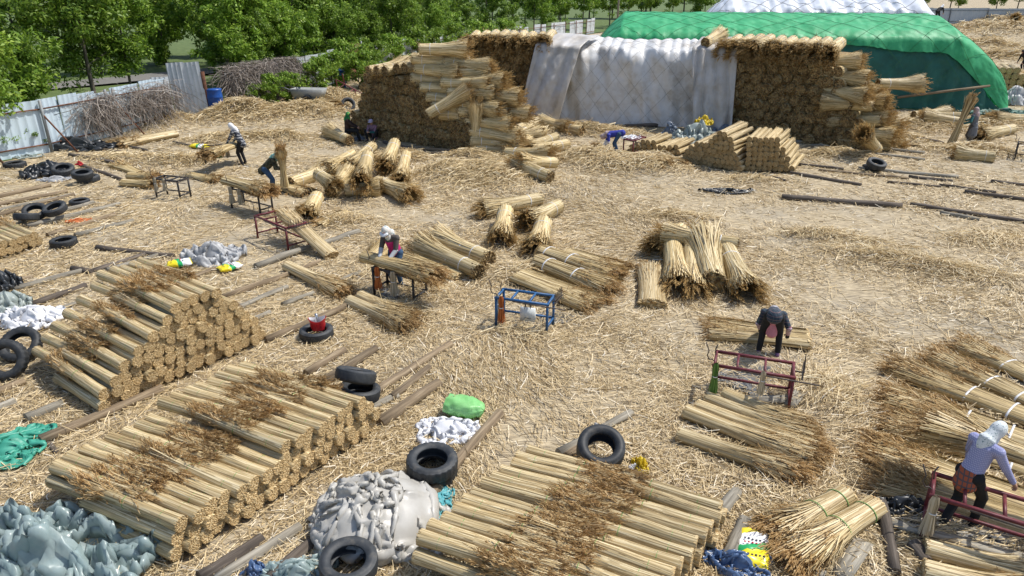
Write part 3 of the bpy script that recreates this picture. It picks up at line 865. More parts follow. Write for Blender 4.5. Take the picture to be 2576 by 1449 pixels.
M['heap'] = m_noise('packed_reeds', [(0.3, (0.13, 0.08, 0.03)), (0.55, (0.27, 0.18, 0.075)), (0.75, (0.40, 0.28, 0.12))], scale=9, rough=0.9, bump=1.0, detail=8)
HR = random.Random(21)
def heap(name, a, E, poly, depth, where, group, label, r=.235, lean=.05, top_ties=True, crown=0.0):
    """stack of raw bundles: butts towards the camera, filling the outline poly (s along E from a, z)"""
    E = Vector((*E, 0)).normalized(); N = Vector((E.y, -E.x, 0))          # N: out of the face, towards the camera
    a = Vector((*a, 0))
    # packed body behind the front bundles
    me_v, me_f = [], []
    for dpt in (.35, depth):
        for (s, z) in poly:
            cx = sum(p[0] for p in poly) / len(poly); cz = 1.2
            me_v.append(tuple(a + E * (cx + (s - cx) * .95) - N * dpt + Vector((0, 0, max(.02, z - .16)))))
    m = len(poly)
    me_f = [tuple(range(m)), tuple(range(2 * m - 1, m - 1, -1))] + [(i, m + i, m + (i + 1) % m, (i + 1) % m) for i in range(m)]
    me = bpy.data.meshes.new(name); me.from_pydata(me_v, [], me_f)
    o = link(name, me, mat=M['heap'])
    tag(o, label, 'reed heap', kind='stuff')
    smin, smax = min(p[0] for p in poly), max(p[0] for p in poly)
    zmax = max(p[1] for p in poly)
    row, z = 0, r * .9
    rows = []
    while z < zmax + .05:
        s = smin - .2 + (r if row % 2 else 0)
        cur = []
        while s < smax + .2:
            ss = s + HR.uniform(-.09, .09); zz = z + HR.uniform(-.075, .075)
            if polygon_inside(poly, ss, zz): cur.append((ss, zz))
            s += 2 * r * .97
        rows.append(cur)
        z += r * 1.70; row += 1
    for k, cur in enumerate(rows):
        for i, (s, z) in enumerate(cur):
            top = not polygon_inside(poly, s, z + r * 1.8)
            if top and crown and s < crown and z > zmax * .75: continue
            off = HR.uniform(-.10, .10) + (HR.uniform(.0, .12) if top else 0)
            dirr = -N + E * HR.uniform(-.06, .06) + Vector((0, 0, HR.uniform(-.03, .03)))
            p = a + E * s + N * (off - lean * z) + Vector((0, 0, z))
            lay = ['ground', 'second', 'third', 'fourth', 'fifth', 'sixth', 'seventh', 'eighth', 'ninth', 'tenth', 'eleventh', 'twelfth'][k]
            raw_bundle(p, dirr, 'shaggy raw bundle butt, %s from left, %s row up, %s' % (ordinal(i), lay, where), group,
                       whole=top, plume=False, ties=top and top_ties, scale=(1.0, HR.uniform(.88, 1.2), HR.uniform(.82, 1.1)))

    # crown: top row with butts behind and plumes hanging over the front edge
    if crown:
        i, s = 0, smin + .15
        while s < crown:
            zz = zmax - .12 + HR.uniform(-.06, .06)
            p = a + E * s - N * (1.7 + HR.uniform(-.15, .15)) + Vector((0, 0, zz + .42))
            raw_bundle(p, N + E * HR.uniform(-.08, .08) + Vector((0, 0, -.20)), 'golden bundle on the crown, %s from left, %s' % (ordinal(i), where), group, scale=(.95, 1.18, 1.12))
            p = a + E * (s + .2) - N * (3.6 + HR.uniform(-.1, .1)) + Vector((0, 0, zz + .12))
            i += 1; s += .49

# left heap
LH = [(0, 0), (.35, .8), (1.0, 2.0), (1.65, 2.75), (4.0, 3.0), (4.3, 2.7), (5.1, 2.2), (5.6, 1.9), (7.2, 1.5), (7.2, 0)]
heap('reed_heap_core', (-7.65, 33.16), (.82, -.573), LH, 2.6, 'left heap', 'raw bundles in the left heap', 'packed brown reeds inside the left heap')
# left block of the long row, right block of the long row
BLK = [(0, 0), (0.05, 3.55), (4.3, 3.75), (4.3, 0)]
heap('reed_heap_core', (-2.35, 37.1), (.966, -.259), BLK, 4.5, 'block left of white tarpaulin', 'raw bundles in the block left of the tarpaulin', 'packed brown reeds inside the block left of the tarpaulin', crown=4.2)
BRK = [(-.5, 0), (-.5, 3.55), (1.5, 3.75), (4.3, 3.7), (4.55, 3.1), (5.0, 2.25), (5.5, 1.85), (6.0, .8), (6.3, 0)]
heap('reed_heap_core', (9.78, 33.2), (.80, -.60), BRK, 4.0, 'great right block', 'raw bundles in the great right block', 'packed brown reeds inside the great right block', crown=4.4)

def rb(p, d, label, group, z=.22, **kw):
    """single raw bundle: butt at photo point p (axis height z), tip towards photo point q or direction d"""
    a = G(p[0], p[1], z); a.z = z + hz(a)
    if len(d) == 2:
        b = G(d[0], d[1], kw.pop('z2', z)); b.z += hz(b); dd = b - a
    else:
        dd = Vector(d)
    return raw_bundle(a, dd, label, group, **kw)

# lit right-hand slope of the left heap: bundles laid sideways, butts to the left
LE = Vector((.82, -.573, 0)); LN = Vector((-.573, -.82, 0)); LA = Vector((-7.65, 33.16, 0))
steps = [(4.75, 3.95, .1), (4.2, 3.55, 0), (4.35, 3.15, -.05), (4.2, 2.78, .1), (4.7, 2.42, .1), (5.05, 2.08, .15), (5.35, 1.75, .1), (5.7, 1.42, .1),
         (5.55, 3.45, -.5), (5.6, 3.05, -.25), (5.7, 2.68, -.1), (6.0, 2.30, -.15), (6.35, 1.95, -.1), (6.65, 1.60, .0), (6.95, 1.25, -.1), (7.2, .88, 0), (7.3, .5, .1), (7.5, .2, .0), (6.2, 2.75, -.7), (6.8, 2.2, -.8), (7.4, 1.6, -.8)]
sw = ['topmost', 'second from top', 'third from top', 'fourth from top', 'fifth from top', 'sixth from top', 'seventh from top', 'lowest']
for i, (s, z, back) in enumerate(steps):
    p = LA + LE * s + LN * (-.15 + back) + Vector((0, 0, z))
    d = LE * .86 - LN * (.35 + HR.uniform(-.15, .2)) + Vector((0, 0, HR.uniform(-.12, .02)))
    lab = ('bundle lying sideways on left heap slope, %s in the front column' % sw[i]) if i < 8 else 'bundle lying sideways on left heap slope, %s down the right column' % ordinal(i - 8)
    raw_bundle(p, d, lab, 'bundles on the lit slope of the left heap', scale=HR.uniform(.92, 1.05))
for i, (s, z) in enumerate(((1.9, 2.98), (2.4, 3.02), (2.9, 3.05), (3.4, 3.15), (3.9, 3.22))):
    p = LA + LE * s + LN * (.05 + HR.uniform(-.1, .15)) + Vector((0, 0, z - .05))
    raw_bundle(p, -LN + LE * HR.uniform(-.1, .3) + Vector((0, 0, .06)), 'bundle on the flat top of the left heap, %s from left' % ordinal(i), 'bundles on the flat top of the left heap')
# lower spill right of the left heap
spill = [((1290, 330), (1370, 305), .25), ((1258, 352), (1340, 340), .45)]
for i, (p, q, z) in enumerate(spill):
    rb(p, q, 'raw bundle at the right foot of left heap, %s of the pile' % ordinal(i), 'raw bundles spilled right of the left heap', z=z)
# the bundle standing upright and the one sticking out above it
raw_bundle(G(1197, 385) + Vector((0, 0, .02)), (0.03, .05, 1), 'tall raw bundle standing upright against the left heap', None, scale=(1.0, .85, .85))
p0 = LA + LE * 5.75 + LN * .75 + Vector((0, 0, 1.55))
raw_bundle(p0, -LN * .7 + LE * .75 + Vector((0, 0, .55)), 'raw bundle poking out of left heap towards the yard', None, scale=.95)

# right end of the great right block: bundles stepping down
RE = Vector((.80, -.60, 0)); RN = Vector((-.60, -.80, 0)); RA = Vector((9.78, 33.2, 0))
rsteps = []
for kz, (s0, z) in enumerate(((4.5, 3.35), (4.75, 2.9), (5.15, 2.3), (5.6, 1.75), (5.95, 1.2), (6.2, .65), (6.45, .22))):
    for j in range(4):
        if kz < 2 and j > 2: continue
        rsteps.append((s0 + j * .05, z - .02 * j, .45 + j * .5))
for i, (s, z, back) in enumerate(rsteps):
    p = RA + RE * (s + HR.uniform(-.1, .2)) - RN * (back) + Vector((0, 0, z))
    flip = i % 3 != 0
    raw_bundle(p + RE * .45 if flip else p - RE * 1.2, (-RE if flip else RE) + RN * HR.uniform(-.3, .3) + Vector((0, 0, HR.uniform(-.1, .1))), 'bundle end stepping down the great right block, %s counted from the top' % ordinal(i), 'bundles on the stepped end of the great right block', ties=False)
# second, lower pile to the right of it
low = []
for k, n_ in enumerate((5, 4, 4, 3, 2)):
    for i in range(n_):
        low.append((i * .5 + k * .22, .24 + k * .42, k, i))
for (s, z, k, i) in low:
    p = Vector((16.3, 32.6, 0)) + Vector((.70, .70, 0)) * (s * 1.0) + Vector((0, 0, z))
    raw_bundle(p, (-.72 + HR.uniform(-.2, .2), .62 + HR.uniform(-.15, .15), HR.uniform(-.05, .05)), 'raw bundle, %s along, %s layer of the low pile beside great block' % (ordinal(i), ordinal(k)), 'raw bundles in the low pile beside the great block', ties=(i + k) % 2 == 0)
raw_bundle(Vector((16.2, 32.4, 2.35)), (.98, .1, -.02), 'raw bundle lying crosswise on top of the low pile', None)
rb((2205, 375), (2160, 330), 'raw bundle leaning against the corner of great block', None, z=.2, z2=1.2)
# bundle lying on the white tarpaulin
raw_bundle(Vector((8.75, 33.9, 3.98)), (.55, .80, .12), 'dark ended bundle lying on top of the white tarpaulin', None, scale=.95)

# ---------------------------------------------------------------- tarpaulins
def m_tarp(name, c1, c2, c3, rough=.45, trans=.1):
    return m_noise(name, [(0.3, c1), (0.5, c2), (0.72, c3)], scale=1.3, rough=rough, detail=7, bump=.25, bscale=14, trans=trans, spec=.5)
M['tarp_white'] = m_tarp('white_tarpaulin', (0.48, 0.43, 0.36), (0.66, 0.65, 0.63), (0.76, 0.77, 0.78))
M['tarp_grey'] = m_tarp('grey_cloth', (0.38, 0.34, 0.28), (0.50, 0.47, 0.43), (0.58, 0.57, 0.56))
M['tarp_silver'] = m_tarp('silver_tarpaulin', (0.58, 0.60, 0.64), (0.68, 0.71, 0.76), (0.76, 0.79, 0.84), rough=.35)
M['tarp_green'] = m_tarp('green_tarpaulin', (0.02, 0.29, 0.10), (0.035, 0.37, 0.14), (0.06, 0.46, 0.19), rough=.55, trans=.15)
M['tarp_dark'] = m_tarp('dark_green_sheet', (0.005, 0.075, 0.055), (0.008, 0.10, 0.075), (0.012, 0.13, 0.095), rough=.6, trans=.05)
M['rope'] = m_flat('thin_rope', (0.22, 0.20, 0.17), rough=.9)
M['rope_dk'] = m_flat('dark_rope', (0.03, 0.14, 0.05), rough=.9)

def tri_(x): return 2 * np.abs(x - np.floor(x + .5)) - .5
def tarp_surface(a, E, prof, L, wr, seed, scallop=None, endround=None, folds=.06, crinkle=.0):
    """returns f(s,t)->points; prof: [(out, z)] from the front foot over the top to the back"""
    E = Vector((*E, 0)).normalized(); N = Vector((E.y, -E.x, 0)); a = Vector((*a, 0))
    P = np.array(prof, dtype=float)
    ln = np.concatenate([[0], np.cumsum(np.hypot(*np.diff(P, axis=0).T))]); ln /= ln[-1]
    def f(s, t):
        out = np.interp(t, ln, P[:, 0]); z = np.interp(t, ln, P[:, 1])
        # rounded corners
        e = .012
        out = (out + np.interp(t - e, ln, P[:, 0]) + np.interp(t + e, ln, P[:, 0])) / 3
        z = (z + np.interp(t - e, ln, P[:, 1]) + np.interp(t + e, ln, P[:, 1])) / 3
        zm = P[:, 1].max()
        x = s * L
        face = np.clip(1 - z / zm, 0, 1)
        out = out + folds * vnoise(x * 1.3 + .5 * z, z * .25, seed) + folds * .6 * vnoise(x * 3.1 + z * .4, z * .35, seed + 1) + .02 * vnoise(x * 7, z * 5, seed + 2)
        z = z + np.where(z > zm * .8, wr * vnoise(x * 1.2, out * 1.2, seed + 3) + wr * .5 * vnoise(x * 3.3, out * 2.3, seed + 4), 0)
        z = z + np.where(z > zm * .6, crinkle * tri_(x * .8 + .3 * out + vnoise(x * .7, out * .7, seed + 9)) + crinkle * .7 * tri_(x * 1.7 - .9 * out + 1.5 * vnoise(x * .5, out * .9, seed + 10)) + crinkle * .6 * tri_(out * 1.4 + vnoise(x, out, seed + 11)), 0)
        if scallop:
            amp, per = scallop
            b = np.abs(np.sin(x * PI / per + 1.1 * np.sin(x * .8) + .6 * np.sin(x * 1.9)))
            z = z + np.clip((z / zm - .75) / .25, 0, 1) * amp * (b - .5)
            out = out + np.exp(-((z / zm - .93) / .07) ** 2) * amp * (b - .3) * (1 + .6 * vnoise(x * .9, x * 0, seed + 7))
        if endround:
            k0, k1 = endround
            sh = np.ones_like(x)
            if k0: sh = sh * np.clip(x / k0, 0, 1) ** .45
            if k1: sh = sh * np.clip((L - x) / k1, 0, 1) ** .45
            z = z * sh
            oc = P[:, 0].min() / 2 + P[:, 0].max() / 2
            out = oc + (out - oc) * (.80 + .20 * sh)
        z = np.maximum(z, .012)
        S = np.stack([a.x + E.x * x + N.x * out, a.y + E.y * x + N.y * out, z], -1)
        return S
    return f

def sheet_mesh(name, f, nu, nv, mat, t0=0.0, t1=1.0, s0=0.0, s1=1.0):
    s, t = np.meshgrid(np.linspace(s0, s1, nu), np.linspace(t0, t1, nv), indexing='ij')
    return qmesh(name, f(s, t), grid(nu, nv), [mat], smooth=True)

def net_mesh(name, f, L, prof_len, per, mat, r=.012, t0=0.02, t1=.98, off=.02, slant=1.0, n=3):
    """diagonal rope net laid over a tarpaulin surface"""
    parts = []
    H = prof_len
    k = -int(H / per) - 1
    lines = []
    while k * per < L + H:
        for sg in (1, -1):
            tt = np.linspace(t0, t1, 34)
            x = (k + .22 * math.sin(k * 2.3 + sg)) * per + .12 * per * np.sin(tt * 9 + k) + (tt * H * slant if sg > 0 else (H * slant - tt * H * slant))
            ok = (x > .05) & (x < L - .05)
            if ok.sum() > 3:
                pts = f(x[ok] / L, tt[ok])
                e = 1e-3
                du = f(x[ok] / L + e, tt[ok]) - pts; dv = f(x[ok] / L, tt[ok] + e) - pts
                nn = np.cross(du, dv); nn /= np.linalg.norm(nn, axis=1)[:, None] + 1e-9
                c = np.array([0, 0, -1.0])
                nn = np.where((nn[:, 2] < 0)[:, None] & (abs(nn[:, 2]) > .3)[:, None], -nn, nn)
                toward = np.array([0, -1.0, 0])
                nn = np.where(((nn @ toward) < 0)[:, None] & (abs(nn[:, 2]) <= .3)[:, None], -nn, nn)
                V, Q = tube(pts + nn * off, r, n, caps=False)
                parts.append((V, Q, 0))
        k += 1
    V, Q, _ = join(parts)
    return qmesh(name, V, Q, [mat])

# white tarpaulin over the middle of the long row
root = empty('white_tarpaulin', (0, 0, 0)); tag(root, 'dirty white tarpaulin with rope net over the middle heap', 'tarpaulin')
PW = [(0.05, 0.0), (-.05, .6), (-.25, 3.15), (-.55, 3.55), (-2.2, 3.9), (-4.2, 3.75), (-4.6, 1.0), (-4.7, 0)]
fw = tarp_surface((1.55, 36.35), (.966, -.259), PW, 8.2, .05, 3, scallop=(.09, .52), folds=.20)
link('sheet', sheet_mesh('white_sheet', fw, 170, 90, M['tarp_white']), root)
link('rope_net', net_mesh('white_net', fw, 8.2, 12.2, .95, M['rope'], r=.0045, t0=.01, t1=.62, slant=.75), root)

def hanging(name, pts_top, pts_bot, label, folds, seed, mat, thick=.25, nu=46, nv=40, bulge=.35, over=None):
    """cloth hanging in vertical folds from a top line to a bottom line, over the edge of the heap"""
    t0, t1 = np.array(pts_top[0], float), np.array(pts_top[1], float)
    b0, b1 = np.array(pts_bot[0], float), np.array(pts_bot[1], float)
    s, t = np.meshgrid(np.linspace(0, 1, nu), np.linspace(0, 1, nv), indexing='ij')
    top = t0[None, None] * (1 - s[..., None]) + t1[None, None] * s[..., None]
    bot = b0[None, None] * (1 - s[..., None]) + b1[None, None] * s[..., None]
    P = top * (1 - t[..., None]) + bot * t[..., None]
    nrm = np.cross(t1 - t0, b0 - t0); nrm /= np.linalg.norm(nrm)
    if nrm[1] > 0: nrm = -nrm
    w = (s + .10 * vnoise(s * 2.2, t * .9, seed + 3)) * folds * PI + 1.6 * vnoise(s * 2.5, t * 1.2, seed)
    amp = thick * (.35 + .65 * t) * (.6 + .4 * vnoise(s * 5, t * 2, seed + 1))
    P = P + nrm * (amp * np.abs(np.sin(w)) + .03 * vnoise(s * 14, t * 14, seed + 2) + bulge * np.sin(PI * t) * .3)[..., None]
    if over is not None:
        ov = np.array(over, float)
        k = 10
        q = np.linspace(1, 0, k, endpoint=False)
        back = P[:, :1] + ov[None, None] * q[None, :, None] + np.array([0, 0, 1.0])[None, None] * (.10 * np.sin(PI * q) + .06 * vnoise(np.linspace(0, 6, nu)[:, None] + 0 * q, q[None] * 3 + 0 * s[:, :1], seed + 5))[..., None]
        P = np.concatenate([back, P], 1)
    o = link(name, qmesh(name, P, grid(P.shape[0], P.shape[1]), [mat], smooth=True))
    sol = o.modifiers.new('thickness', 'SOLIDIFY'); sol.thickness = .015
    return tag(o, label, 'cloth')
hanging('hanging_cloth', [(1.15, 36.0, 3.72), (3.25, 35.4, 3.62)], [(0.35, 35.3, .15), (2.2, 34.9, .1)], 'pale grey cloth hanging slantwise at the tarpaulin left end', 3.2, 5, M['tarp_grey'], thick=.42, over=(1.2, 2.2, .45))
hanging('hanging_cloth', [(8.2, 33.95, 3.68), (10.1, 33.35, 3.72)], [(8.35, 33.0, .35), (10.0, 32.55, .05)], 'beige grey cloth hanging in folds at tarpaulin right end', 3.6, 15, M['tarp_grey'], thick=.55, over=(.9, 2.0, .35))

# green heap
root = empty('green_tarpaulin'); tag(root, 'bright green tarpaulin with rope net over the long back heap', 'tarpaulin')
GE = (.985, -.175)
PG = [(.45, 0.0), (.30, 1.2), (.1, 2.8), (-.2, 3.75), (-.9, 4.1), (-4.0, 4.75), (-6.5, 4.8), (-8.0, 3.6), (-8.5, 0)]
fg = tarp_surface((3.7, 43.87), GE, PG, 24.1, .03, 33, scallop=(.035, 1.35), endround=(2.6, 3.4), folds=.07, crinkle=.03)
sc_ = np.linspace(0, 1, 300)
hem = 3.35 - .45 * np.clip((sc_ - .6) / .25, 0, 1) - 3.1 * np.clip((sc_ - .835) / .15, 0, 1) ** 1.25 + .05 * np.sin(sc_ * 40) + .04 * vnoise(sc_ * 60, sc_ * 0, 3)
tf = np.linspace(0, .36, 160)
th_ = np.zeros(300)
for i_, s_ in enumerate(sc_):
    zz = fg(np.full(160, s_), tf)[:, 2]
    k_ = np.argmax(zz > max(hem[i_], .0))
    th_[i_] = tf[k_] if hem[i_] > .02 else 0.0
th_ = np.convolve(np.pad(th_, 3, mode='edge'), np.ones(7) / 7, 'valid')
tau = np.linspace(0, 1, 110)
S2 = np.repeat(sc_[:, None], 110, 1); T2 = th_[:, None] + (1 - th_[:, None]) * tau[None]
Pg = fg(S2, T2)
o = link('green_sheet', qmesh('green_sheet', Pg, grid(300, 110), [M['tarp_green']], smooth=True), root)
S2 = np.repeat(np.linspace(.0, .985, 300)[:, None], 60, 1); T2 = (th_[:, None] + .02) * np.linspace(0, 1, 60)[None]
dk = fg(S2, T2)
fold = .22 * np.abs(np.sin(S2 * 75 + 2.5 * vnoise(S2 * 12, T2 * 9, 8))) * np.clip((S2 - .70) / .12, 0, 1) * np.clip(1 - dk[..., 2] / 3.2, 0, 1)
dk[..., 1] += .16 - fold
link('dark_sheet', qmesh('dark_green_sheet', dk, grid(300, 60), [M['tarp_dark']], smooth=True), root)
link('rope_net', net_mesh('green_net', fg, 24.1, 18.5, 1.9, M['rope_dk'], r=.009, t0=.10, t1=.72, slant=.8, off=.025), root)
def pole_between(p, q, r, label, mat='wood', cat='pole'):
    p, q = Vector(p), Vector(q); L = (q - p).length
    V, Q = tube([(0, 0, 0), (L * .5, .02, 0), (L, 0, 0)], [r, r * .95, r * .85], 8)
    o = link('pole', qmesh('pole', V, Q, [M[mat]])); place(o, p, q - p)
    return tag(o, label, cat, 'poles holding down the green tarpaulin')
def on_green(u, v, off=-.28):
    # point on the front of the green heap seen at (u, v)
    xc, yc = (u - 1288) / FPX, (724.5 - v) / FPX
    d = Vector((xc, math.cos(PITCH) + yc * math.sin(PITCH), -math.sin(PITCH) + yc * math.cos(PITCH)))
    e = Vector((GE[0], GE[1], 0)); nrm = Vector((e.y, -e.x, 0)); a0 = Vector((5.2, 43.6, 0)) + nrm * .62
    tt = (nrm.dot(a0) - 0) / nrm.dot(d)
    P = d * tt; P.z += CAM_H
    return P
pole_between(on_green(2238, 201), on_green(2332, 204), .075, 'short pole laid across the dark green sheet, upper one')
pole_between(on_green(2257, 245), on_green(2490, 216), .075, 'long pole leaning aslant on the dark green sheet')
# silver heap far behind
root = empty('silver_tarpaulin'); tag(root, 'silver white tarpaulin over the farthest heap behind the green one', 'tarpaulin')
PS = [(.3, 0), (0, 3.6), (-.5, 4.5), (-3, 5.35), (-7, 5.2), (-8, 0)]
fs = tarp_surface((15.2, 64.5), (.985, -.17), PS, 21.5, .10, 53, scallop=(.22, 1.5), endround=(3.0, 2.6), folds=.12)
link('sheet', sheet_mesh('silver_sheet', fs, 180, 70, M['tarp_silver']), root)
link('rope_net', net_mesh('silver_net', fs, 21.5, 19, 2.4, M['rope'], r=.016, t0=.12, t1=.6, slant=.8, off=.03), root)

# ---------------------------------------------------------------- smaller stacks farther back
stack((6.55, 27.1), (.768, -.641), (-.62, -.78), [(0, 13), (.1, 12), (.2, 11), (.3, 10), (.55, 8), (1.1, 5), (1.25, 4), (1.4, 2)], 1.9, 'left twin stack', 'cut reed bundles in the left twin stack', r=.098, z0=.06, leftrows=False, lscale=(1.2, .77, .77), seed=6, plumes=False, end='left', facing='viewer')
stack((8.75, 25.75), (.94, -.10), (-.50, -.86), [(-.1, 9), (-.1, 8), (-.1, 8), (-.1, 7), (-.12, 7), (-.14, 6), (-.16, 6)], 1.9, 'right twin stack', 'cut reed bundles in the right twin stack', r=.10, z0=.06, leftrows=False, lscale=(1.2, .78, .78), seed=7, plumes=False, end='left', facing='viewer')
stack((4.75, 28.6), (.97, -.05), (-.62, -.78), [(0, 10), (.1, 9), (.5, 3)], 1.9, 'loose low stack', 'cut reed bundles in the loose low stack', r=.11, z0=.04, leftrows=False, lscale=(1.0, .8, .8), seed=9, plumes=False, end='left', facing='viewer')
stack((28.6, 46.0), (.93, -.36), (-.36, -.93), [(0, 12), (.15, 11), (.5, 9), (.9, 6), (1.3, 4)], 1.9, 'farthest stack', 'cut reed bundles in the farthest stack', r=.19, z0=.05, leftrows=False, lscale=(1.3, 1.45, 1.45), seed=12, plumes=False, end='left', facing='viewer')

# ---------------------------------------------------------------- raw bundles lying about
def rbd(p, q, label, group='tied raw bundles lying on the straw', z=.21, z2=None, rs=1.0, ties=True, k=None):
    a = G(p[0], p[1], z); a.z = z + hz(a)
    z2 = z if z2 is None else z2
    b = G(q[0], q[1], z2); b.z = z2 + hz(b)
    L = (b - a).length
    rs *= BR.uniform(.84, 1.06)
    return raw_bundle(a, b - a, label, group, scale=(L / 2.2, rs, rs), ties=ties, k=k)
mid = 'raw bundles thrown together left of the yard centre'
rbd((732, 459), (830, 428), 'bundle with dark butt facing left beside the camouflage worker', mid)
rbd((886, 388), (812, 437), 'pale bundle sloping down left at the back of the thrown pile', mid, z=.5, z2=.25)
rbd((833, 484), (880, 432), 'bundle with its butt towards the viewer, middle of the thrown pile', mid)
rbd((868, 480), (965, 474), 'bundle lying level at the front of the thrown pile', mid)
rbd((953, 459), (1048, 500), 'bundle with brush end to the right of the thrown pile', mid)
rbd((994, 374), (965, 430), 'upper pale bundle standing out at the thrown pile right end', mid, z=.55, z2=.25)
rbd((1022, 393), (1005, 465), 'second pale bundle at the right end of the thrown pile', mid, z=.45, z2=.2)
rbd((937, 380), (868, 430), 'bundle half buried at the back of the thrown pile', mid, z=.45, z2=.3)
rbd((925, 392), (905, 470), 'bundle with bushy plume on top of the thrown pile', mid, z=.75, z2=.5)
rbd((800, 440), (850, 475), 'bundle with bushy plume left in the thrown pile', mid, z=.6, z2=.35)
rbd((797, 496), (765, 556), 'lone short bundle behind the maroon bench with comb', None, z=.3, z2=.12)
rbd((878, 353), (825, 330), 'bundle serving as seat for the green scarf worker', None, z=.24)
ctr = 'raw bundles in the loose group at yard centre'
rbd((1357, 500), (1190, 536), 'bundle with bushy end left, back of the centre group', ctr)
rbd((1272, 533), (1258, 620), 'bundle pointing at the viewer, left in the centre group', ctr, z=.35, z2=.1)
rbd((1402, 520), (1310, 566), 'bundle at the right back of the centre group', ctr, z=.25)
rbd((1368, 560), (1345, 640), 'bundle pointing at the viewer, right in the centre group', ctr, z=.35, z2=.1)
tc_ = 'raw bundles in the heap before the white tarpaulin'
rbd((1383, 452), (1288, 428), 'bundle showing a round brown butt, nearest of its heap', tc_)
rbd((1395, 412), (1290, 432), 'bundle lying behind the round butted one', tc_, z=.32)
rbd((1275, 388), (1400, 402), 'bundle with two white ties below the left heap foot', tc_)
rbd((1335, 322), (1240, 380), 'pale bundle with purple white tie sloping to lower left', tc_, z=.5, z2=.15)
rbd((1365, 330), (1270, 385), 'pale bundle beside the one with purple white tie', tc_, z=.45, z2=.15)
rbd((1397, 345), (1305, 380), 'middle pale bundle right of the left heap', tc_, z=.35, z2=.15)
rbd((1425, 363), (1320, 386), 'rightmost pale bundle sloping left in the middle heap', tc_, z=.25)
rbd((1462, 333), (1345, 312), 'bundle with two ties near the tarpaulin foot', tc_)
rbd((1350, 305), (1440, 330), 'bundle partly hidden near the left hanging cloth', tc_, z=.25)
rgt = 'raw bundles in the fan shaped group right of centre'
rbd((1853, 614), (1645, 584), 'bundle lying crosswise on top of the fan shaped group', rgt, z=.55, z2=.62, rs=.85)
rbd((1712, 578), (1640, 632), 'pale bundle at the back of the fan shaped group', rgt, z=.35, z2=.2, ties=False)
rbd((1690, 600), (1708, 745), 'bundle with hanging plume, left of the fan shaped group', rgt, z=.40, z2=.10, rs=1.15, ties=False)
rbd((1792, 712), (1765, 600), 'bundle showing a dark brown butt to the viewer', rgt, z=.26, z2=.4, rs=1.3, ties=False)
rbd((1828, 632), (1890, 762), 'rightmost bundle of the fan shaped group', rgt, z=.4, z2=.08, rs=1.05)
rbd((1738, 620), (1748, 752), 'bundle with golden plume beside the dark butt', rgt, z=.38, z2=.10, rs=1.0, ties=False)
rbd((1202, 683), (1042, 612), 'front tied bundle behind the pink vest worker', None, z=.22)
rbd((1228, 655), (1082, 598), 'rear tied bundle behind the pink vest worker', None, z=.22)
rr_ = 'raw bundles on the ground right of the great block'
rbd((2415, 302), (2310, 296), 'tied bundle before the green heap, farther of two', rr_)
rbd((2415, 318), (2305, 312), 'tied bundle before the green heap, nearer of two', rr_)
rbd((2300, 290), (2390, 285), 'thin bundle lying at the green heap foot', rr_)
rbd((2545, 325), (2450, 345), 'loose bundle behind the worker holding reeds', rr_)
rbd((2500, 395), (2390, 385), 'loose bundle in front of the worker holding reeds', rr_)
rbd((2600, 300), (2480, 310), 'bundle at right edge before the green heap', rr_)
for i, (p, q) in enumerate((((2470, 60), (2450, 70)), ((2500, 62), (2485, 72)), ((2520, 60), (2535, 72)), ((2545, 70), (2560, 82)), ((2400, 60), (2380, 66)))):
    a = G(*p); b = G(*q)
    raw_bundle(Vector((a.x, a.y, hz(a) + .5)), Vector((b.x - a.x, b.y - a.y, -.2)), 'far pale bundle before the back fence, %s from left' % ordinal([1, 2, 3, 4, 0][i]), 'far bundles by the back fence', scale=2.0)

# ---------------------------------------------------------------- untied sheaves laid on the ground
SEED = [400]
def sheaf(p, q, r, label, flat=.45, fan=.35, n=420, plume=90, z=0.0, z2=None, ties=(), ps=.034, name='reed_sheaf', cat='reed sheaf', group='loose sheaves of reeds laid on the straw', w=.007, mats=('reed_loose', 'core', 'butt', 'plume'), tie_mat='white_tie', butt=60, plen=.30, waist=1.0):
    a = G(p[0], p[1], z); b = G(q[0], q[1], z if z2 is None else z2)
    a.z = z + (hz(a) if z < .3 else 0) + r * flat * .85
    b.z = (z if z2 is None else z2) + (hz(b) if (z if z2 is None else z2) < .3 else 0) + r * flat * .85
    L = (b - a).length
    SEED[0] += 1
    prof = [(0, r), (L * .15, r * .96 * waist), (L * .4, r * .97 * waist), (L * .65, r * 1.0), (L, r * .95)]
    dist = a.length
    w = w * max(1, dist / 14)
    st, pm = reed(name, L * .9, prof, n=n, w=w, butt=butt, buttmess=.02 if butt < 100 else .008, plume=(int(plume * 1.5), L * .50, L * .88, plen, ps * max(1, dist / 16)) if plume else None, flat=flat, fan=fan, seed=SEED[0], spread=.05 * (1 + fan), mats=mats, k_len=.3)
    root = empty(name); place(root, a, b - a)
    tag(root, label, cat, group)
    link('stalks', st, root)
    if pm: link('plume', pm, root)
    for t in ties:
        tm = tie_mesh('sheaf_tie', r * (1 + fan * t ** 1.5) * 1.04, .03 if tie_mat == 'white_tie' else .012, flat=flat, mat=M[tie_mat])
        o = link('tie', tm, root); o.location = (L * t, 0, 0)
    return root

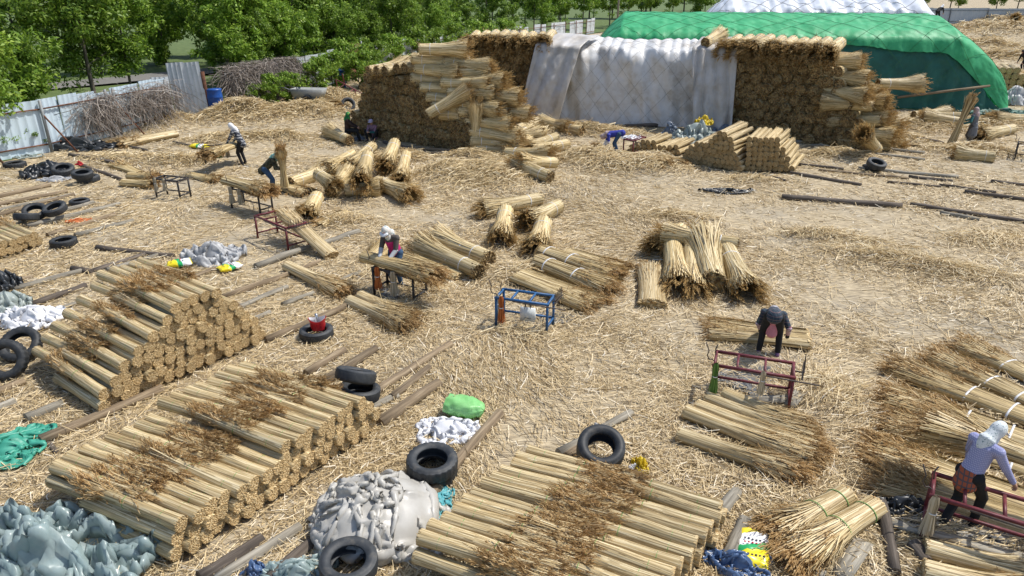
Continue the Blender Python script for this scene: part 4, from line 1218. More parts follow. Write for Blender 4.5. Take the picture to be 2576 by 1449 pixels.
sheaf((725, 680), (890, 757), .15, 'single cut bundle lying between poles near the dark bench', flat=.85, fan=.5, plume=150, butt=120, mats=('reed', 'core', 'butt', 'plume'))
sheaf((880, 770), (1048, 842), .14, 'nearer of two cut bundles lying behind the red bag tyre', flat=.85, fan=.5, plume=170, butt=120, mats=('reed', 'core', 'butt', 'plume'))
sheaf((908, 756), (1056, 822), .14, 'farther of two cut bundles lying behind the red bag tyre', flat=.85, fan=.5, plume=170, butt=120, mats=('reed', 'core', 'butt', 'plume'))
g = 'cut bundles lying before the maroon bench'
cm = ('reed', 'core', 'butt', 'plume')
sheaf((1706, 1105), (2045, 1218), .12, 'nearest cut bundle in the row before the maroon bench', flat=.9, fan=.28, plume=240, butt=120, group=g, mats=cm)
sheaf((1724, 1050), (2085, 1190), .125, 'second nearest cut bundle before the maroon bench', flat=.9, fan=.28, plume=250, butt=120, group=g, mats=cm)
sheaf((1752, 1034), (2100, 1165), .12, 'third nearest cut bundle before the maroon bench', flat=.9, fan=.28, plume=240, butt=120, group=g, mats=cm)
sheaf((1777, 1013), (2085, 1140), .12, 'fourth cut bundle before the maroon bench', flat=.9, fan=.28, plume=240, butt=120, group=g, mats=cm)
sheaf((1822, 1000), (2060, 1105), .12, 'cut bundle nearest to the maroon bench legs', flat=.85, fan=.4, plume=150, butt=120, group=g, mats=cm)
g = 'cut bundles near the rotten post'
sheaf((2125, 1262), (1915, 1385), .155, 'upper of two pale bundles beside the rotten post', flat=.85, fan=.6, plume=220, butt=130, group=g, mats=cm, ties=(.12, .4), tie_mat='green_tie')
sheaf((2198, 1292), (1945, 1445), .155, 'lower of two pale bundles beside the rotten post', flat=.85, fan=.6, plume=240, butt=130, group=g, mats=cm, ties=(.12, .4), tie_mat='green_tie')
sheaf((2322, 1396), (2690, 1490), .13, 'cut bundle at bottom right corner, upper one', flat=.9, fan=.3, plume=60, butt=130, group=g, mats=cm)
sheaf((2318, 1452), (2640, 1530), .13, 'cut bundle at bottom right corner, lower one', flat=.9, fan=.3, plume=60, butt=130, group=g, mats=cm)
g = 'tied sheaves spread at the right edge'
for i, (p, q, r, fl) in enumerate((((2700, 1010), (2395, 862), .22, .45), ((2700, 1070), (2320, 890), .22, .42), ((2720, 1115), (2205, 912), .25, .40), ((2720, 1165), (2180, 985), .26, .32), ((2720, 1230), (2190, 1050), .28, .28), ((2640, 1295), (2140, 1115), .32, .22), ((2600, 1330), (2170, 1190), .30, .20))):
    sheaf(p, q, r, 'sheaf with brown plumes to the left, %s from the back at right edge' % ordinal(i), flat=fl, fan=.25, n=700, plume=190, ties=(.3, .5) if i < 5 else (), group=g, ps=.04, plen=.4)
g = 'sheaves fanned out behind the blue bench'
sheaf((1428, 642), (1580, 690), .28, 'loose rearmost sheaf of the fan behind the blue bench', flat=.35, fan=.3, n=500, plume=160, group=g)
sheaf((1362, 645), (1578, 722), .24, 'tied sheaf second from back behind the blue bench', flat=.75, fan=.35, n=520, plume=200, ties=(.1, .38), group=g)
sheaf((1353, 676), (1565, 757), .24, 'tied sheaf nearest the blue bench comb', flat=.75, fan=.35, n=520, plume=200, ties=(.15, .5), group=g)
sheaf((1312, 705), (1530, 785), .42, 'wide untied sheaf right behind the blue bench', flat=.22, fan=.05, n=900, plume=260, group=g)
sheaf((2030, 862), (1755, 830), .38, 'loose reeds under the bending worker hands', flat=.28, fan=.1, n=700, plume=160, group=None)
sheaf((1640, 776), (1640, 668), .30, 'short pale sheaf between the blue bench and fan group', flat=.4, fan=.05, n=520, plume=60, group=None, mats=('straw', 'core', 'butt', 'plume'))
sheaf((1165, 700), (1010, 640), .30, 'loose reeds laid behind the dark bench comb', flat=.3, fan=.2, n=420, plume=60, group=None)
sheaf((930, 660), (985, 610), .25, 'pale loose reeds standing behind the pink vest worker bench', flat=.4, fan=.5, n=200, plume=20, group=None)
sheaf((918, 657), (1128, 712), .16, 'bundle being tied on the dark bench by pink vest worker', flat=.8, fan=.6, n=420, plume=190, z=.66, group=None)
sheaf((700, 468), (790, 497), .32, 'loose reeds on straw right of the camouflage worker', flat=.3, fan=.1, n=420, plume=50, group=None)
sheaf((570, 463), (695, 494), .20, 'bundle lying on the dark bench before camouflage worker', flat=.7, fan=.5, n=360, plume=110, z=.64, group=None)
sheaf((606, 366), (508, 398), .24, 'pale bundle on the bench of the checked jacket worker', flat=.5, fan=.4, n=360, plume=60, z=.62, group=None)
sheaf((835, 650), (700, 528), .20, 'reeds leaning across the maroon bench with comb', flat=.5, fan=.1, n=360, plume=40, z=.02, z2=.75, group=None, mats=('straw', 'core', 'butt', 'plume'))
sheaf((438, 345), (280, 374), .40, 'wide pale sheaf by the long black sheet', flat=.4, fan=.2, n=420, plume=110, group=None, mats=('straw', 'core', 'butt', 'plume'))
sheaf((352, 440), (288, 415), .22, 'thin loose reeds across a pole near tyres', flat=.35, fan=.2, n=220, plume=40, group=None)
sheaf((312, 467), (398, 472), .18, 'lower loose bundle left of the dark bench', flat=.7, fan=.2, n=260, plume=40, group=None)
sheaf((328, 449), (402, 455), .18, 'upper loose bundle left of the dark bench', flat=.7, fan=.2, n=260, plume=40, group=None)
sheaf((1609, 398), (1735, 426), .20, 'sheaf before the loose low stack, farther one', flat=.5, fan=.4, n=300, plume=70, group=None)
sheaf((1566, 405), (1690, 436), .22, 'sheaf before the loose low stack, nearer one', flat=.5, fan=.4, n=300, plume=90, group=None)
sheaf((480, 445), (560, 460), .22, 'loose reeds between the two dark benches', flat=.4, fan=.3, n=240, plume=50, group=None)
sheaf((870, 540), (780, 575), .25, 'loose reeds on the straw right of lone short bundle', flat=.3, fan=.3, n=220, plume=20, group=None)
sheaf((755, 250), (850, 275), .5, 'loose sheaf by the cart, upper one', flat=.4, fan=.2, n=300, plume=30, group=None)
sheaf((770, 268), (868, 285), .5, 'loose sheaf by the cart, lower one', flat=.4, fan=.2, n=300, plume=30, group=None)

# ---------------------------------------------------------------- beyond the fence: grass, road
M['grass'] = m_noise('grassland', [(0.3, (0.055, 0.085, 0.022)), (0.55, (0.095, 0.135, 0.038)), (0.75, (0.16, 0.17, 0.07))], scale=2.0, rough=.95, detail=8, bump=.6)
M['asphalt'] = m_noise('old_asphalt', [(0.3, (0.12, 0.115, 0.105)), (0.7, (0.20, 0.19, 0.175))], scale=6, rough=.9, detail=7)
fy = np.concatenate([np.linspace(10, 130, 60), [180, 300, 560]])
L_ = []
for y in fy:
    x1 = float(np.interp(y, [10] + [p[1] for p in FENCE] + [560], [-27] + [p[0] for p in FENCE] + [330]))
    L_.append([(-420, y), (-90, y), (-45, y), (x1 - 8 if x1 - 8 > -44 else -44.5, y), (x1 + .05, y)])
V = np.array([[(x, y, .03 + .06 * float(vnoise(np.array([x * .4]), np.array([y * .4]), 4)[0]) + (.0 if i == 4 else .05)) for i, (x, y) in enumerate(row)] for row in L_])
gr = link('grassland', qmesh('grassland', V, grid(len(fy), 5), [M['grass']], smooth=True)); tag(gr, 'green grassland beyond the left fence', kind='structure')
gr.location.z = .02
p0, p1 = G(150, 236), G(430, 198)
road_pts = [(-40, 38), (-33, 46), (-27.5, 53), (-22, 61), (-15, 73), (-6, 90), (4, 108)]
V = []
for i, (x, y) in enumerate(road_pts):
    q = road_pts[min(i + 1, len(road_pts) - 1)]; q0 = road_pts[max(i - 1, 0)]
    d = Vector((q[0] - q0[0], q[1] - q0[1], 0)).normalized(); nn = Vector((d.y, -d.x, 0))
    for s in (-1.9, 0, 1.9):
        V.append((x + nn.x * s, y + nn.y * s, .22 + (.02 if s == 0 else 0)))
rd = link('road', qmesh('road', np.array(V), grid(len(road_pts), 3), [M['asphalt']])); tag(rd, 'narrow grey road behind the fence', kind='structure')

# ---------------------------------------------------------------- trees
M['leaf'] = m_island('leaf', [(0.0, (0.07, 0.135, 0.012)), (0.4, (0.145, 0.255, 0.022)), (0.8, (0.235, 0.355, 0.038)), (1.0, (0.34, 0.44, 0.075))], rough=.5, trans=.35, objvar=.35)
M['bark'] = m_noise('bark', [(0.3, (0.05, 0.04, 0.03)), (0.7, (0.15, 0.125, 0.095))], scale=3, stretch=(4, 4, 1), rough=.9, bump=.5)
M['dead'] = m_island('dead_twig', [(0, (0.12, 0.095, 0.08)), (.5, (0.24, 0.20, 0.165)), (1, (0.38, 0.335, 0.29))], rough=.9)

def tree_proto(name, h, crown_r, z0, clumps, leaves, seed, leaf=.13, trunk_r=.11, multi=1):
    """tapered trunk with limbs; crown: leaf sprays grouped in clumps along the limbs"""
    rs = np.random.default_rng(seed)
    parts = []
    tips = []
    for m_ in range(multi):
        lx, ly = rs.normal(0, .05 + .06 * (multi > 1), 2) * h * .6
        k = 7
        t = np.linspace(0, 1, k)
        P = np.stack([lx * t ** 1.5 + rs.normal(0, .02, k) * h * .3 * t, ly * t ** 1.5 + rs.normal(0, .02, k) * h * .3 * t, t * h * .92], -1)
        P[0] = (rs.normal(0, .1) * (multi > 1), rs.normal(0, .1) * (multi > 1), -.15)
        V, Q = tube(P, trunk_r / math.sqrt(multi) * (1 - .88 * t), 7); parts.append((V, Q, 0))
        nb = max(6, int(16 / multi))
        for i in range(nb):
            f = z0 / h + (1 - z0 / h) * (i + .5) / nb * .92
            b = np.array([np.interp(f, t, P[:, j]) for j in range(3)])
            a = i * 2.4 + rs.normal(0, .4)
            rad = crown_r * (math.sin(PI * min(1, (f - z0 / h * .8) / (1 - z0 / h * .8)) ** .8) * .75 + .28) * (.7 + .5 * rs.random())
            e = b + np.array([math.cos(a) * rad, math.sin(a) * rad, rad * (.35 + .5 * rs.random())])
            mdl = (b + e) / 2 + np.array([0, 0, -.08 * rad])
            V, Q = tube([b, mdl, e], [trunk_r * .32 * (1.1 - f), trunk_r * .2 * (1.1 - f), .008], 4, caps=False); parts.append((V, Q, 0))
            for q in (.45, .7, 1.0):
                tips.append(b * (1 - q) + e * q)
        tips.append(P[-1])
    tips = np.array(tips)
    V, Q, _ = join(parts)
    tm = qmesh(name + '_trunk', V, Q, [M['bark']])
    idx = rs.integers(0, len(tips), clumps)
    cc = tips[idx] + rs.normal(0, crown_r * .13, (clumps, 3))
    cr = crown_r * (.13 + .20 * rs.random(clumps))
    per = leaves // clumps
    d = rs.normal(0, 1, (clumps, per, 3)); d /= np.linalg.norm(d, axis=2)[..., None]
    rad = cr[:, None, None] * (.35 + .75 * rs.random((clumps, per, 1)) ** .6)
    c = (cc[:, None] + d * rad * np.array([1, 1, .75])).reshape(-1, 3)
    n = len(c)
    nrm = (d.reshape(-1, 3) * .7 + rs.normal(0, .6, (n, 3)) + np.array([0, 0, .6]))
    nrm /= np.linalg.norm(nrm, axis=1)[:, None]
    a = np.cross(nrm, rs.normal(0, 1, (n, 3))); a /= np.linalg.norm(a, axis=1)[:, None]
    b = np.cross(nrm, a)
    sz = leaf * (.6 + .8 * rs.random(n))[:, None]
    # a pointed leaf spray: kite of four corners, drooping
    V = np.stack([c - a * sz, c + b * sz * .42 - nrm * sz * .1, c + a * sz * 1.1 - np.array([0, 0, 1]) * sz * .35, c - b * sz * .42 - nrm * sz * .1], 1).reshape(-1, 3)
    Q = np.arange(n * 4).reshape(-1, 4)
    return tm, qmesh(name + '_crown', V, Q, [M['leaf']])

tp = [tree_proto('poplar_a', 8.0, 2.3, 1.6, 130, 11000, 1, leaf=.125), tree_proto('poplar_b', 7.2, 2.0, 1.2, 120, 10000, 2, leaf=.125), tree_proto('poplar_c', 9.0, 2.5, 1.8, 140, 12000, 3, leaf=.135),
      tree_proto('elm', 7.0, 2.9, 1.9, 160, 14000, 4, leaf=.125, trunk_r=.16), tree_proto('scrub', 5.2, 2.2, .5, 120, 10000, 6, leaf=.14, multi=4)]
shrub = tree_proto('shrub', 2.3, 1.25, .1, 60, 3400, 9, leaf=.095, trunk_r=.05, multi=5)
young = tree_proto('young', 5.0, 1.7, 1.5, 70, 3600, 12, leaf=.135, trunk_r=.09)
TR = random.Random(77)
def tree(k, x, y, label, group, s=1.0, rz=None, name='tree', z=.05, sz=1.0):
    tm, cm_ = k
    r = empty(name, (x, y, z), TR.uniform(0, 6.3) if rz is None else rz); r.scale = (s, s, s * sz)
    tag(r, label, 'shrub' if name == 'shrub' else 'tree', group)
    link('trunk', tm, r); link('crown', cm_, r)
    return r
tree(tp[3], -20.7, 26.3, 'big leafy tree at left edge overhanging the fence', None, s=.80, rz=.5)
tree(tp[3], -23.2, 40.5, 'tree with forked trunk standing by the road behind fence', None, s=.95, rz=2.0)
tree(tp[0], -22.4, 43.0, 'slim trunk tree right beside the forked road tree', None, s=.85)
tree(tp[1], -27.5, 36.0, 'tree between the left edge tree and forked road tree', None, s=1.05)
woods = 'trees of the wood behind the fence'
n_ = 0
WOOD = []
cand = []
for row, (off, step, smin) in enumerate(((1.9, 2.6, .72), (6.2, 2.9, .9), (10.0, 3.4, 1.05), (15, 4.2, 1.2), (21, 5.5, 1.35), (29, 7.0, 1.5))):
    y = 33.0 + row * 1.3
    while y < 112:
        fx = float(fence_x(y))
        cand.append((fx - off + TR.uniform(-.8, .8), y + TR.uniform(-.9, .9), smin, row, y))
        y += step * (1 + (y - 33) * .012)
for (x, y, s, row, y0) in cand:
    if row <= 2 and y < 46 and abs(x - np.interp(y, [q[1] for q in road_pts], [q[0] for q in road_pts])) < 4.5: continue
    if y0 < 45 and row == 0: continue
    if y0 < 58 and row == 0: x -= 2.2
    if y < 60 and -36 < x < -19.5 and y > 34 and (x < -19.5 - (y - 34) * -.0) and row <= 3 and y < 57: continue
    if y > 82 and row < 1: continue
    if y > 84 and (n_ % 2): n_ += 1; continue
    if y < 60 and row >= 3 and x > -24: continue
    k = tp[TR.choice([0, 1, 2, 4, 4])] if y < 80 else TR.choice([tp[1], young, young])
    WOOD.append((row, x / y, tree(k, x, y, 'green tree deep inside the wood behind the left fence', woods, s=s * TR.uniform(.82, 1.15))))
    n_ += 1
for rw, nm in ((0, 'front'), (1, 'second')):
    for i, (_, _, o) in enumerate(sorted([w for w in WOOD if w[0] == rw], key=lambda w: w[1])):
        o['label'] = 'green tree in the %s row of the wood, %s from left' % (nm, ordinal(i))
for i, (x, y) in enumerate(((3, 103), (7, 110), (11, 118), (16, 124), (20, 131), (24, 137), (30, 142), (9, 128), (15, 140), (2, 118))):
    tree(young, x, y, 'bare trunked young tree beyond the heaps, %s planted in the plantation' % ordinal(i), 'young plantation trees', s=TR.uniform(1.2, 1.6))
for i in range(34):
    tree(TR.choice(tp[:3]), 34 + i * 6.2 + TR.uniform(-2, 2), 205 + TR.uniform(-8, 8) - i * .4, 'distant green tree beyond the back fence, %s from left' % ordinal(i), 'distant trees beyond the back fence', s=TR.uniform(1.1, 1.6))
for i in range(26):
    tree(TR.choice(tp[:3]), -60 + i * 5.0 + TR.uniform(-2, 2), 150 + TR.uniform(-6, 6) + abs(i - 8) * 1.0, 'distant green tree far behind the wood, %s from left' % ordinal(i), 'distant trees far behind the wood', s=TR.uniform(1.3, 1.8))
sh = 'green shrubs growing by the fence'
for i, (u, v, s, lab) in enumerate(((640, 268, .55, 'low green shrub left of the cart'), (690, 264, .7, 'green shrub behind the cart left end'), (735, 255, .7, 'tall green shrub behind the cart'), (800, 238, .9, 'leafy shrub behind the cart right end'),
                                     (838, 226, 1.0, 'leafy shrub before the pale fence left of blue barrel'), (905, 224, 1.0, 'leafy shrub hiding the rusty gate'), (935, 218, .9, 'leafy shrub right of the far blue barrel'), (870, 208, 1.2, 'tall shrub between pale panels and rusty gate'))):
    p = G(u, v); tree(shrub, p.x, p.y, lab, sh, s=s, name='shrub', z=0)
for i, (x, y, s) in enumerate(((-10.6, 57.5, 1.0), (-9.6, 60.5, 1.15), (-8.2, 64.5, 1.25), (-7.0, 68.0, 1.2), (-5.4, 72.0, 1.3), (-3.5, 76.5, 1.3), (-1.0, 81.5, 1.3))):
    tree(shrub, x, y, 'green bush before the far pale fence, %s from left' % ordinal(i), sh, s=s, name='shrub', z=0)
for i, (u, v, s, lab) in enumerate(((470, 292, .45, 'small weed at the foot of loose fence panels'), (505, 290, .4, 'small weed beside the near blue barrel'), (72, 388, .5, 'weed behind the leaning fence strut'), (20, 398, .45, 'weed at the fence foot near left edge'))):
    p = G(u, v); tree(shrub, p.x - .2, p.y + .3, lab, 'weeds at the fence foot', s=s, name='shrub', z=0)

# ---------------------------------------------------------------- fences
M['panel'] = m_noise('painted_panel', [(0.30, (0.25, 0.14, 0.08)), (0.345, (0.44, 0.53, 0.59)), (0.6, (0.55, 0.65, 0.71)), (0.8, (0.66, 0.73, 0.77))], scale=1.6, rough=.45, detail=9, stretch=(1, 1, .5), objvar=.12)
M['panel_white'] = m_noise('white_panel', [(0.34, (0.22, 0.15, 0.10)), (0.42, (0.44, 0.47, 0.48)), (0.7, (0.60, 0.63, 0.64))], scale=1.4, rough=.5, detail=9, objvar=.15)
M['panel_grey'] = m_noise('grey_panel', [(0.3, (0.34, 0.39, 0.44)), (0.7, (0.44, 0.49, 0.54))], scale=.6, rough=.5, detail=5)
M['rust'] = m_noise('rusty_iron', [(0.3, (0.07, 0.03, 0.02)), (0.6, (0.17, 0.07, 0.035)), (0.8, (0.26, 0.13, 0.07))], scale=5, rough=.85, detail=7)
M['steel'] = m_noise('weathered_steel', [(0.3, (0.17, 0.18, 0.18)), (0.7, (0.29, 0.30, 0.30))], scale=4, rough=.6, metal=.2)
M['dk_steel'] = m_flat('dark_steel', (0.04, 0.045, 0.05), rough=.55)

def panel_mesh(name, w, h, mat, rib=.022, ribs=4):
    """corrugated sheet in XZ plane, thickness by folding"""
    xs_ = []
    for i in range(ribs):
        b = w * i / ribs
        d = w / ribs
        xs_ += [(b, 0), (b + d * .12, rib), (b + d * .28, rib), (b + d * .40, 0)]
    xs_ += [(w, 0)]
    P = np.array(xs_)
    zs = np.linspace(0, h, 6)
    V = np.stack([np.repeat(P[:, 0][:, None], 6, 1), np.repeat(-P[:, 1][:, None], 6, 1), np.repeat(zs[None], len(P), 0)], -1)
    Vb = V.copy(); Vb[..., 1] += .006
    Q = grid(len(P), 6)
    VV = np.concatenate([V.reshape(-1, 3), Vb.reshape(-1, 3)])
    return qmesh(name, VV, np.concatenate([Q, Q[:, ::-1] + V.size // 3]), [mat])

def fence(name, pts, h, pw, mat, label, rails=(.35, 1.75), posts=2.6, jitter=.04, post_mat='steel', rail_mat='rust', skip=(), strut=False, side=1):
    root = empty(name, (pts[0][0], pts[0][1], 0)); tag(root, label, 'fence')
    inv = Vector((pts[0][0], pts[0][1], 0))
    rs = random.Random(int(h * 100) + len(pts))
    protos = [panel_mesh(name + '_panel', pw, h * q, mat) for q in (1.0, 1.03, .97)]
    cnt = 0
    for (p, q) in zip(pts[:-1], pts[1:]):
        a, b = Vector((*p, 0)), Vector((*q, 0)); d = b - a; L = d.length; d.normalize()
        n = max(1, int(L / pw)); 
        ang = math.atan2(d.y, d.x)
        for i in range(n):
            cnt += 1
            if cnt in skip: continue
            o = link('panel', rs.choice(protos), root)
            pos = a + d * (i * L / n) - inv
            o.location = (pos.x, pos.y, .03 + rs.uniform(-.05, .05))
            o.rotation_euler = (rs.uniform(-jitter, jitter), 0, ang + rs.uniform(-.02, .02)); o.scale = (L / n / pw * 1.01, 1, 1)
        nn = Vector((d.y, -d.x, 0)) * side
        for z in rails:
            V, Q = bar(a - inv + nn * .06 + Vector((0, 0, z)), b - inv + nn * .06 + Vector((0, 0, z)), .05)
            link('rail', qmesh('rail', V, Q, [M[rail_mat]]), root)
        k = int(L / posts)
        for i in range(k + 1):
            pos = a + d * (i * posts) - inv + nn * .13
            V, Q = bar(pos + Vector((0, 0, 0)), pos + Vector((0, 0, h + .05)), .09)
            link('post', qmesh('post', V, Q, [M[post_mat]]), root)
            if strut and i % 2 == 0:
                V, Q = bar(pos + Vector((0, 0, h * .75)), pos + nn * 1.0 + d * .3, .05)
                link('strut', qmesh('strut', V, Q, [M['rust']]), root)
    return root
fence('metal_fence', [(-21.0, 24.5), (-20.4, 27.0), (-19.1, 29.2), (-18.1, 32.9), (-17.2, 36.4)], 2.05, .86, M['panel'], 'pale blue corrugated metal fence along the left side', strut=True, posts=3.4)
# loose tall panels at its end
root = empty('loose_panels', (-17.0, 37.0, 0)); tag(root, 'tall rust streaked metal sheets leaning at the fence end', 'fence')
pm_ = panel_mesh('tall_panel', .85, 2.75, M['panel_white'])
for i, (x, y, rz, ry) in enumerate(((-17.35, 36.5, .75, .03), (-16.75, 37.3, .25, -.05), (-16.0, 37.5, .15, -.07))):
    o = link('panel', pm_, root); o.location = (x + 16.4, y - 37.0, 0); o.rotation_euler = (-.08, ry, rz)
    if i == 0: o.scale = (1, 1, .78)
V, Q = bar((1.2, .75, 0), (1.15, .75, 2.3), .18, .06); link('rusty_strip', qmesh('rusty_strip', V, Q, [M['rust']]), root)
fence('metal_fence', [(-15.9, 40.6), (-13.9, 46.4)], 1.9, .86, M['rust'], 'rusty fence section buried under dead vines', rails=(.5, 1.5), posts=2.6)
fence('metal_fence', [(-13.5, 46.6), (-12.2, 52.6)], 2.2, .9, M['panel_white'], 'peeling pale fence panels behind the shrubs', posts=3)
fence('rusty_gate', [(-12.15, 52.9), (-11.4, 56.4)], 2.5, .9, M['rust'], 'dark rusty gate half hidden by shrubs', posts=3.4)
fence('metal_fence', [(-11.3, 56.7), (-9.4, 63.0), (-6.5, 71.0)], 2.1, .9, M['panel_white'], 'peeling pale fence behind the left heap', posts=3)
fence('metal_fence', [(-6.3, 72.0), (3.5, 92.0), (12.0, 110.0)], 2.0, 1.6, M['panel_white'], 'patched white fence beyond the long row of heaps', posts=4, rail_mat='rust', post_mat='rust', skip=(3, 7, 8, 12, 15, 19, 23))
fence('metal_fence', [(44.0, 131.0), (122.0, 124.0)], 2.9, 3.0, M['panel_grey'], 'blue grey site fence along the far back edge', rails=(.9, 2.6), posts=6.0, rail_mat='dk_steel', post_mat='dk_steel', jitter=.0)
# utility pole
V, Q = tube([(0, 0, 0), (0, 0, 9)], [.16, .11], 10)
pp = Vector((15.6, 112, 0))
o = link('utility_pole', qmesh('utility_pole', V, Q, [M['wood_grey']])); o.location = pp; tag(o, 'pale utility pole rising behind the long heaps', 'pole')

# dead vines hanging on the fences
def vines(name, a, b, h, n, label, thick, seed, droop=1.0, out=.45, clump=0.0):
    rs = np.random.default_rng(seed)
    a, b = Vector((*a, 0)), Vector((*b, 0)); d = (b - a).normalized(); L = (b - a).length
    nn = np.array((d.y, -d.x, 0)); dd = np.array(d)
    s = rs.random(n) * L
    if clump:
        cs = np.array([.18, .30, .62, .74, .95]) * L
        s = np.where(rs.random(n) < .8, cs[rs.integers(0, 5, n)] + rs.normal(0, .07 * L, n), s)
    top = h * (.55 + .55 * rs.random(n))
    k = 7
    P = np.zeros((n, k, 3))
    pos = np.array(a)[None] + dd[None] * s[:, None] + nn[None] * (rs.random(n) * out)[:, None]
    pos[:, 2] = top
    dirv = dd[None] * rs.normal(0, 1, n)[:, None] + nn[None] * rs.normal(.15, .35, n)[:, None] + np.array([0, 0, 1])[None] * rs.normal(-.1, .6, n)[:, None]
    st = (.10 + .20 * rs.random(n))[:, None]
    for i in range(k):
        P[:, i] = pos
        dirv = dirv + rs.normal(0, .55, (n, 3)) + np.array([0, 0, -.35 * droop])
        dv = dirv / (np.linalg.norm(dirv, axis=1)[:, None] + 1e-6)
        pos = pos + dv * st
        pos[:, 2] = np.clip(pos[:, 2], .03, h * 1.18)
    w = np.cross(dirv, rs.normal(0, 1, (n, 3))); w /= np.linalg.norm(w, axis=1)[:, None]
    W = np.repeat((w * (thick * (.5 + rs.random(n)))[:, None])[:, None], k, 1)
    V, Q = ribbons(P, W)
    o = link(name, qmesh(name, V, Q, [M['dead']])); tag(o, label, 'vines', kind='stuff')
vines('dead_vines', (-18.9, 30.6), (-17.4, 36.2), 1.75, 1900, 'grey dead vines draped over the pale blue fence', .008, 5, out=.8, clump=.55)
vines('dead_vines', (-16.0, 40.6), (-13.9, 46.6), 1.95, 7000, 'dense mat of dead vines over the rusty fence', .010, 6, out=.7)

# ---------------------------------------------------------------- work benches
M['blue_paint'] = m_noise('blue_paint', [(0.3, (0.02, 0.07, 0.16)), (0.6, (0.03, 0.115, 0.27)), (0.8, (0.05, 0.15, 0.32))], scale=12, rough=.45)
M['maroon_paint'] = m_noise('maroon_paint', [(0.3, (0.07, 0.012, 0.014)), (0.6, (0.15, 0.026, 0.032)), (0.8, (0.22, 0.055, 0.055))], scale=12, rough=.5)
M['dark_paint'] = m_noise('dark_paint', [(0.3, (0.02, 0.02, 0.022)), (0.6, (0.045, 0.04, 0.038)), (0.8, (0.11, 0.06, 0.045))], scale=12, rough=.6)
M['iron'] = m_noise('iron_rod', [(0.3, (0.035, 0.03, 0.026)), (0.7, (0.10, 0.075, 0.06))], scale=20, rough=.7)

def bench(pl, pr, label, mat, depth=.46, h=.64, comb=True, hook=True, bar_out=.35, scale=1.0):
    """frame of welded square tube; front feet at photo points pl, pr"""
    a, b = G(*pl), G(*pr); d = (b - a); L = d.length
    z = (hz(a) + hz(b)) / 2
    root = empty('work_bench', (a.x, a.y, z - .01), math.atan2(d.y, d.x)); tag(root, label, 'work bench', 'metal work benches')
    m = M[mat]; w = .042
    def add(nm, p, q, ww=w, parent=root, mm=m):
        V, Q = bar(p, q, ww); return link(nm, qmesh(nm, V, Q, [mm]), parent)
    for (x, y) in ((w / 2, 0), (L - w / 2, 0), (w / 2, depth), (L - w / 2, depth)):
        add('leg', (x, y, 0), (x, y, h - w / 2))
    add('long_rail', (-.01, 0, h), (L + .01, 0, h)); add('long_rail', (-.01, depth, h), (L + .01, depth, h))
    add('end_rail', (w / 2, w / 2, h - .002), (w / 2, depth - w / 2, h - .002)); add('end_rail', (L - w / 2, w / 2, h - .002), (L - w / 2, depth - w / 2, h - .002))
    for t in (.3, .64): add('cross_bar', (L * t, w / 2, h - .003), (L * t, depth - w / 2, h - .003), .036)
    add('foot_rail', (w, depth, .16), (L - w, depth, .16), .034)
    add('side_stretcher', (w / 2, w / 2, .16), (w / 2, depth - w / 2, .16), .034); add('side_stretcher', (L - w / 2, w / 2, .16), (L - w / 2, depth - w / 2, .16), .034)
    if comb:
        V, Q = tube([(L + .10, -.02, h + .0), (L + .14, depth + .06, h + .02)], .014, 6)
        c = link('comb', qmesh('comb', V, Q, [M['iron']]), root)
        V, Q = tube([(L + .12, .02, h + .10), (L + .15, depth + .02, h + .11)], .006, 5); link('comb_wire', qmesh('comb_wire', V, Q, [M['iron']]), c)
        for i in range(9):
            y = .02 + i * (depth / 8.5)
            V, Q = tube([(L + .11 + .004 * i, y, h - .02), (L + .11 + .004 * i, y, h + .22 + .015 * math.sin(i * 2.1))], .007, 5)
            link('spike', qmesh('spike', V, Q, [M['iron']]), c)
        V, Q = bar((L - .02, depth * .5, h - .01), (L + .12, depth * .5, h - .01), .02); link('comb_arm', qmesh('comb_arm', V, Q, [M['iron']]), root)
    if hook:
        V, Q = tube([(.02, depth * .25, h + .0), (-.03, depth * .2, h + .05), (-.07, depth * .12, h + .06), (-.11, depth * .1, h + .13), (-.09, depth * .1, h + .22), (-.15, depth * .12, h + .36)], .010, 6)
        link('hook_lever', qmesh('hook_lever', V, Q, [M['iron']]), root)
        V, Q = tube([(.02, depth * .7, h), (.0, depth * .7, h + .12), (.03, depth * .72, h + .20)], .010, 6); link('stop_pin', qmesh('stop_pin', V, Q, [M['iron']]), root)
    if bar_out:
        V, Q = tube([(L * .35, -.045, h - .01), (L + bar_out, -.06, h - .035)], .013, 6); link('clamp_rod', qmesh('clamp_rod', V, Q, [M['iron']]), root)
    return root

B1 = bench((1246, 824), (1378, 844), 'empty blue work bench with white bag hanging on it', 'blue_paint')
B2 = bench((1783, 1003), (1985, 1038), 'empty maroon work bench in front of bending worker', 'maroon_paint', depth=.5)
pA, pB = G(2369, 1268, .64), G(2576, 1333, .64)
B3 = bench((2309, 1355), (2600, 1452), 'maroon work bench at the lower right corner', 'maroon_paint', depth=.5, h=.66)
B4 = bench((941, 742), (1044, 768), 'dark work bench used by the pink vest worker', 'dark_paint')
B5 = bench((648, 598), (727, 632), 'maroon work bench with reeds leaning across it', 'maroon_paint', depth=.6)
B6 = bench((583, 523), (657, 541), 'dark red work bench before the camouflage worker', 'dark_paint')
B7 = bench((394, 498), (456, 505), 'empty dark work bench left of camouflage worker', 'dark_paint')
B8 = bench((517, 417), (607, 410), 'dark work bench of the checked jacket worker', 'dark_paint')
B9 = bench((1566, 393), (1592, 397), 'small red work bench heaped with plastic scraps', 'maroon_paint', depth=1.0, comb=False)
B10 = bench((2550, 402), (2610, 408), 'dark work bench cut by the right edge', 'dark_paint', comb=False)
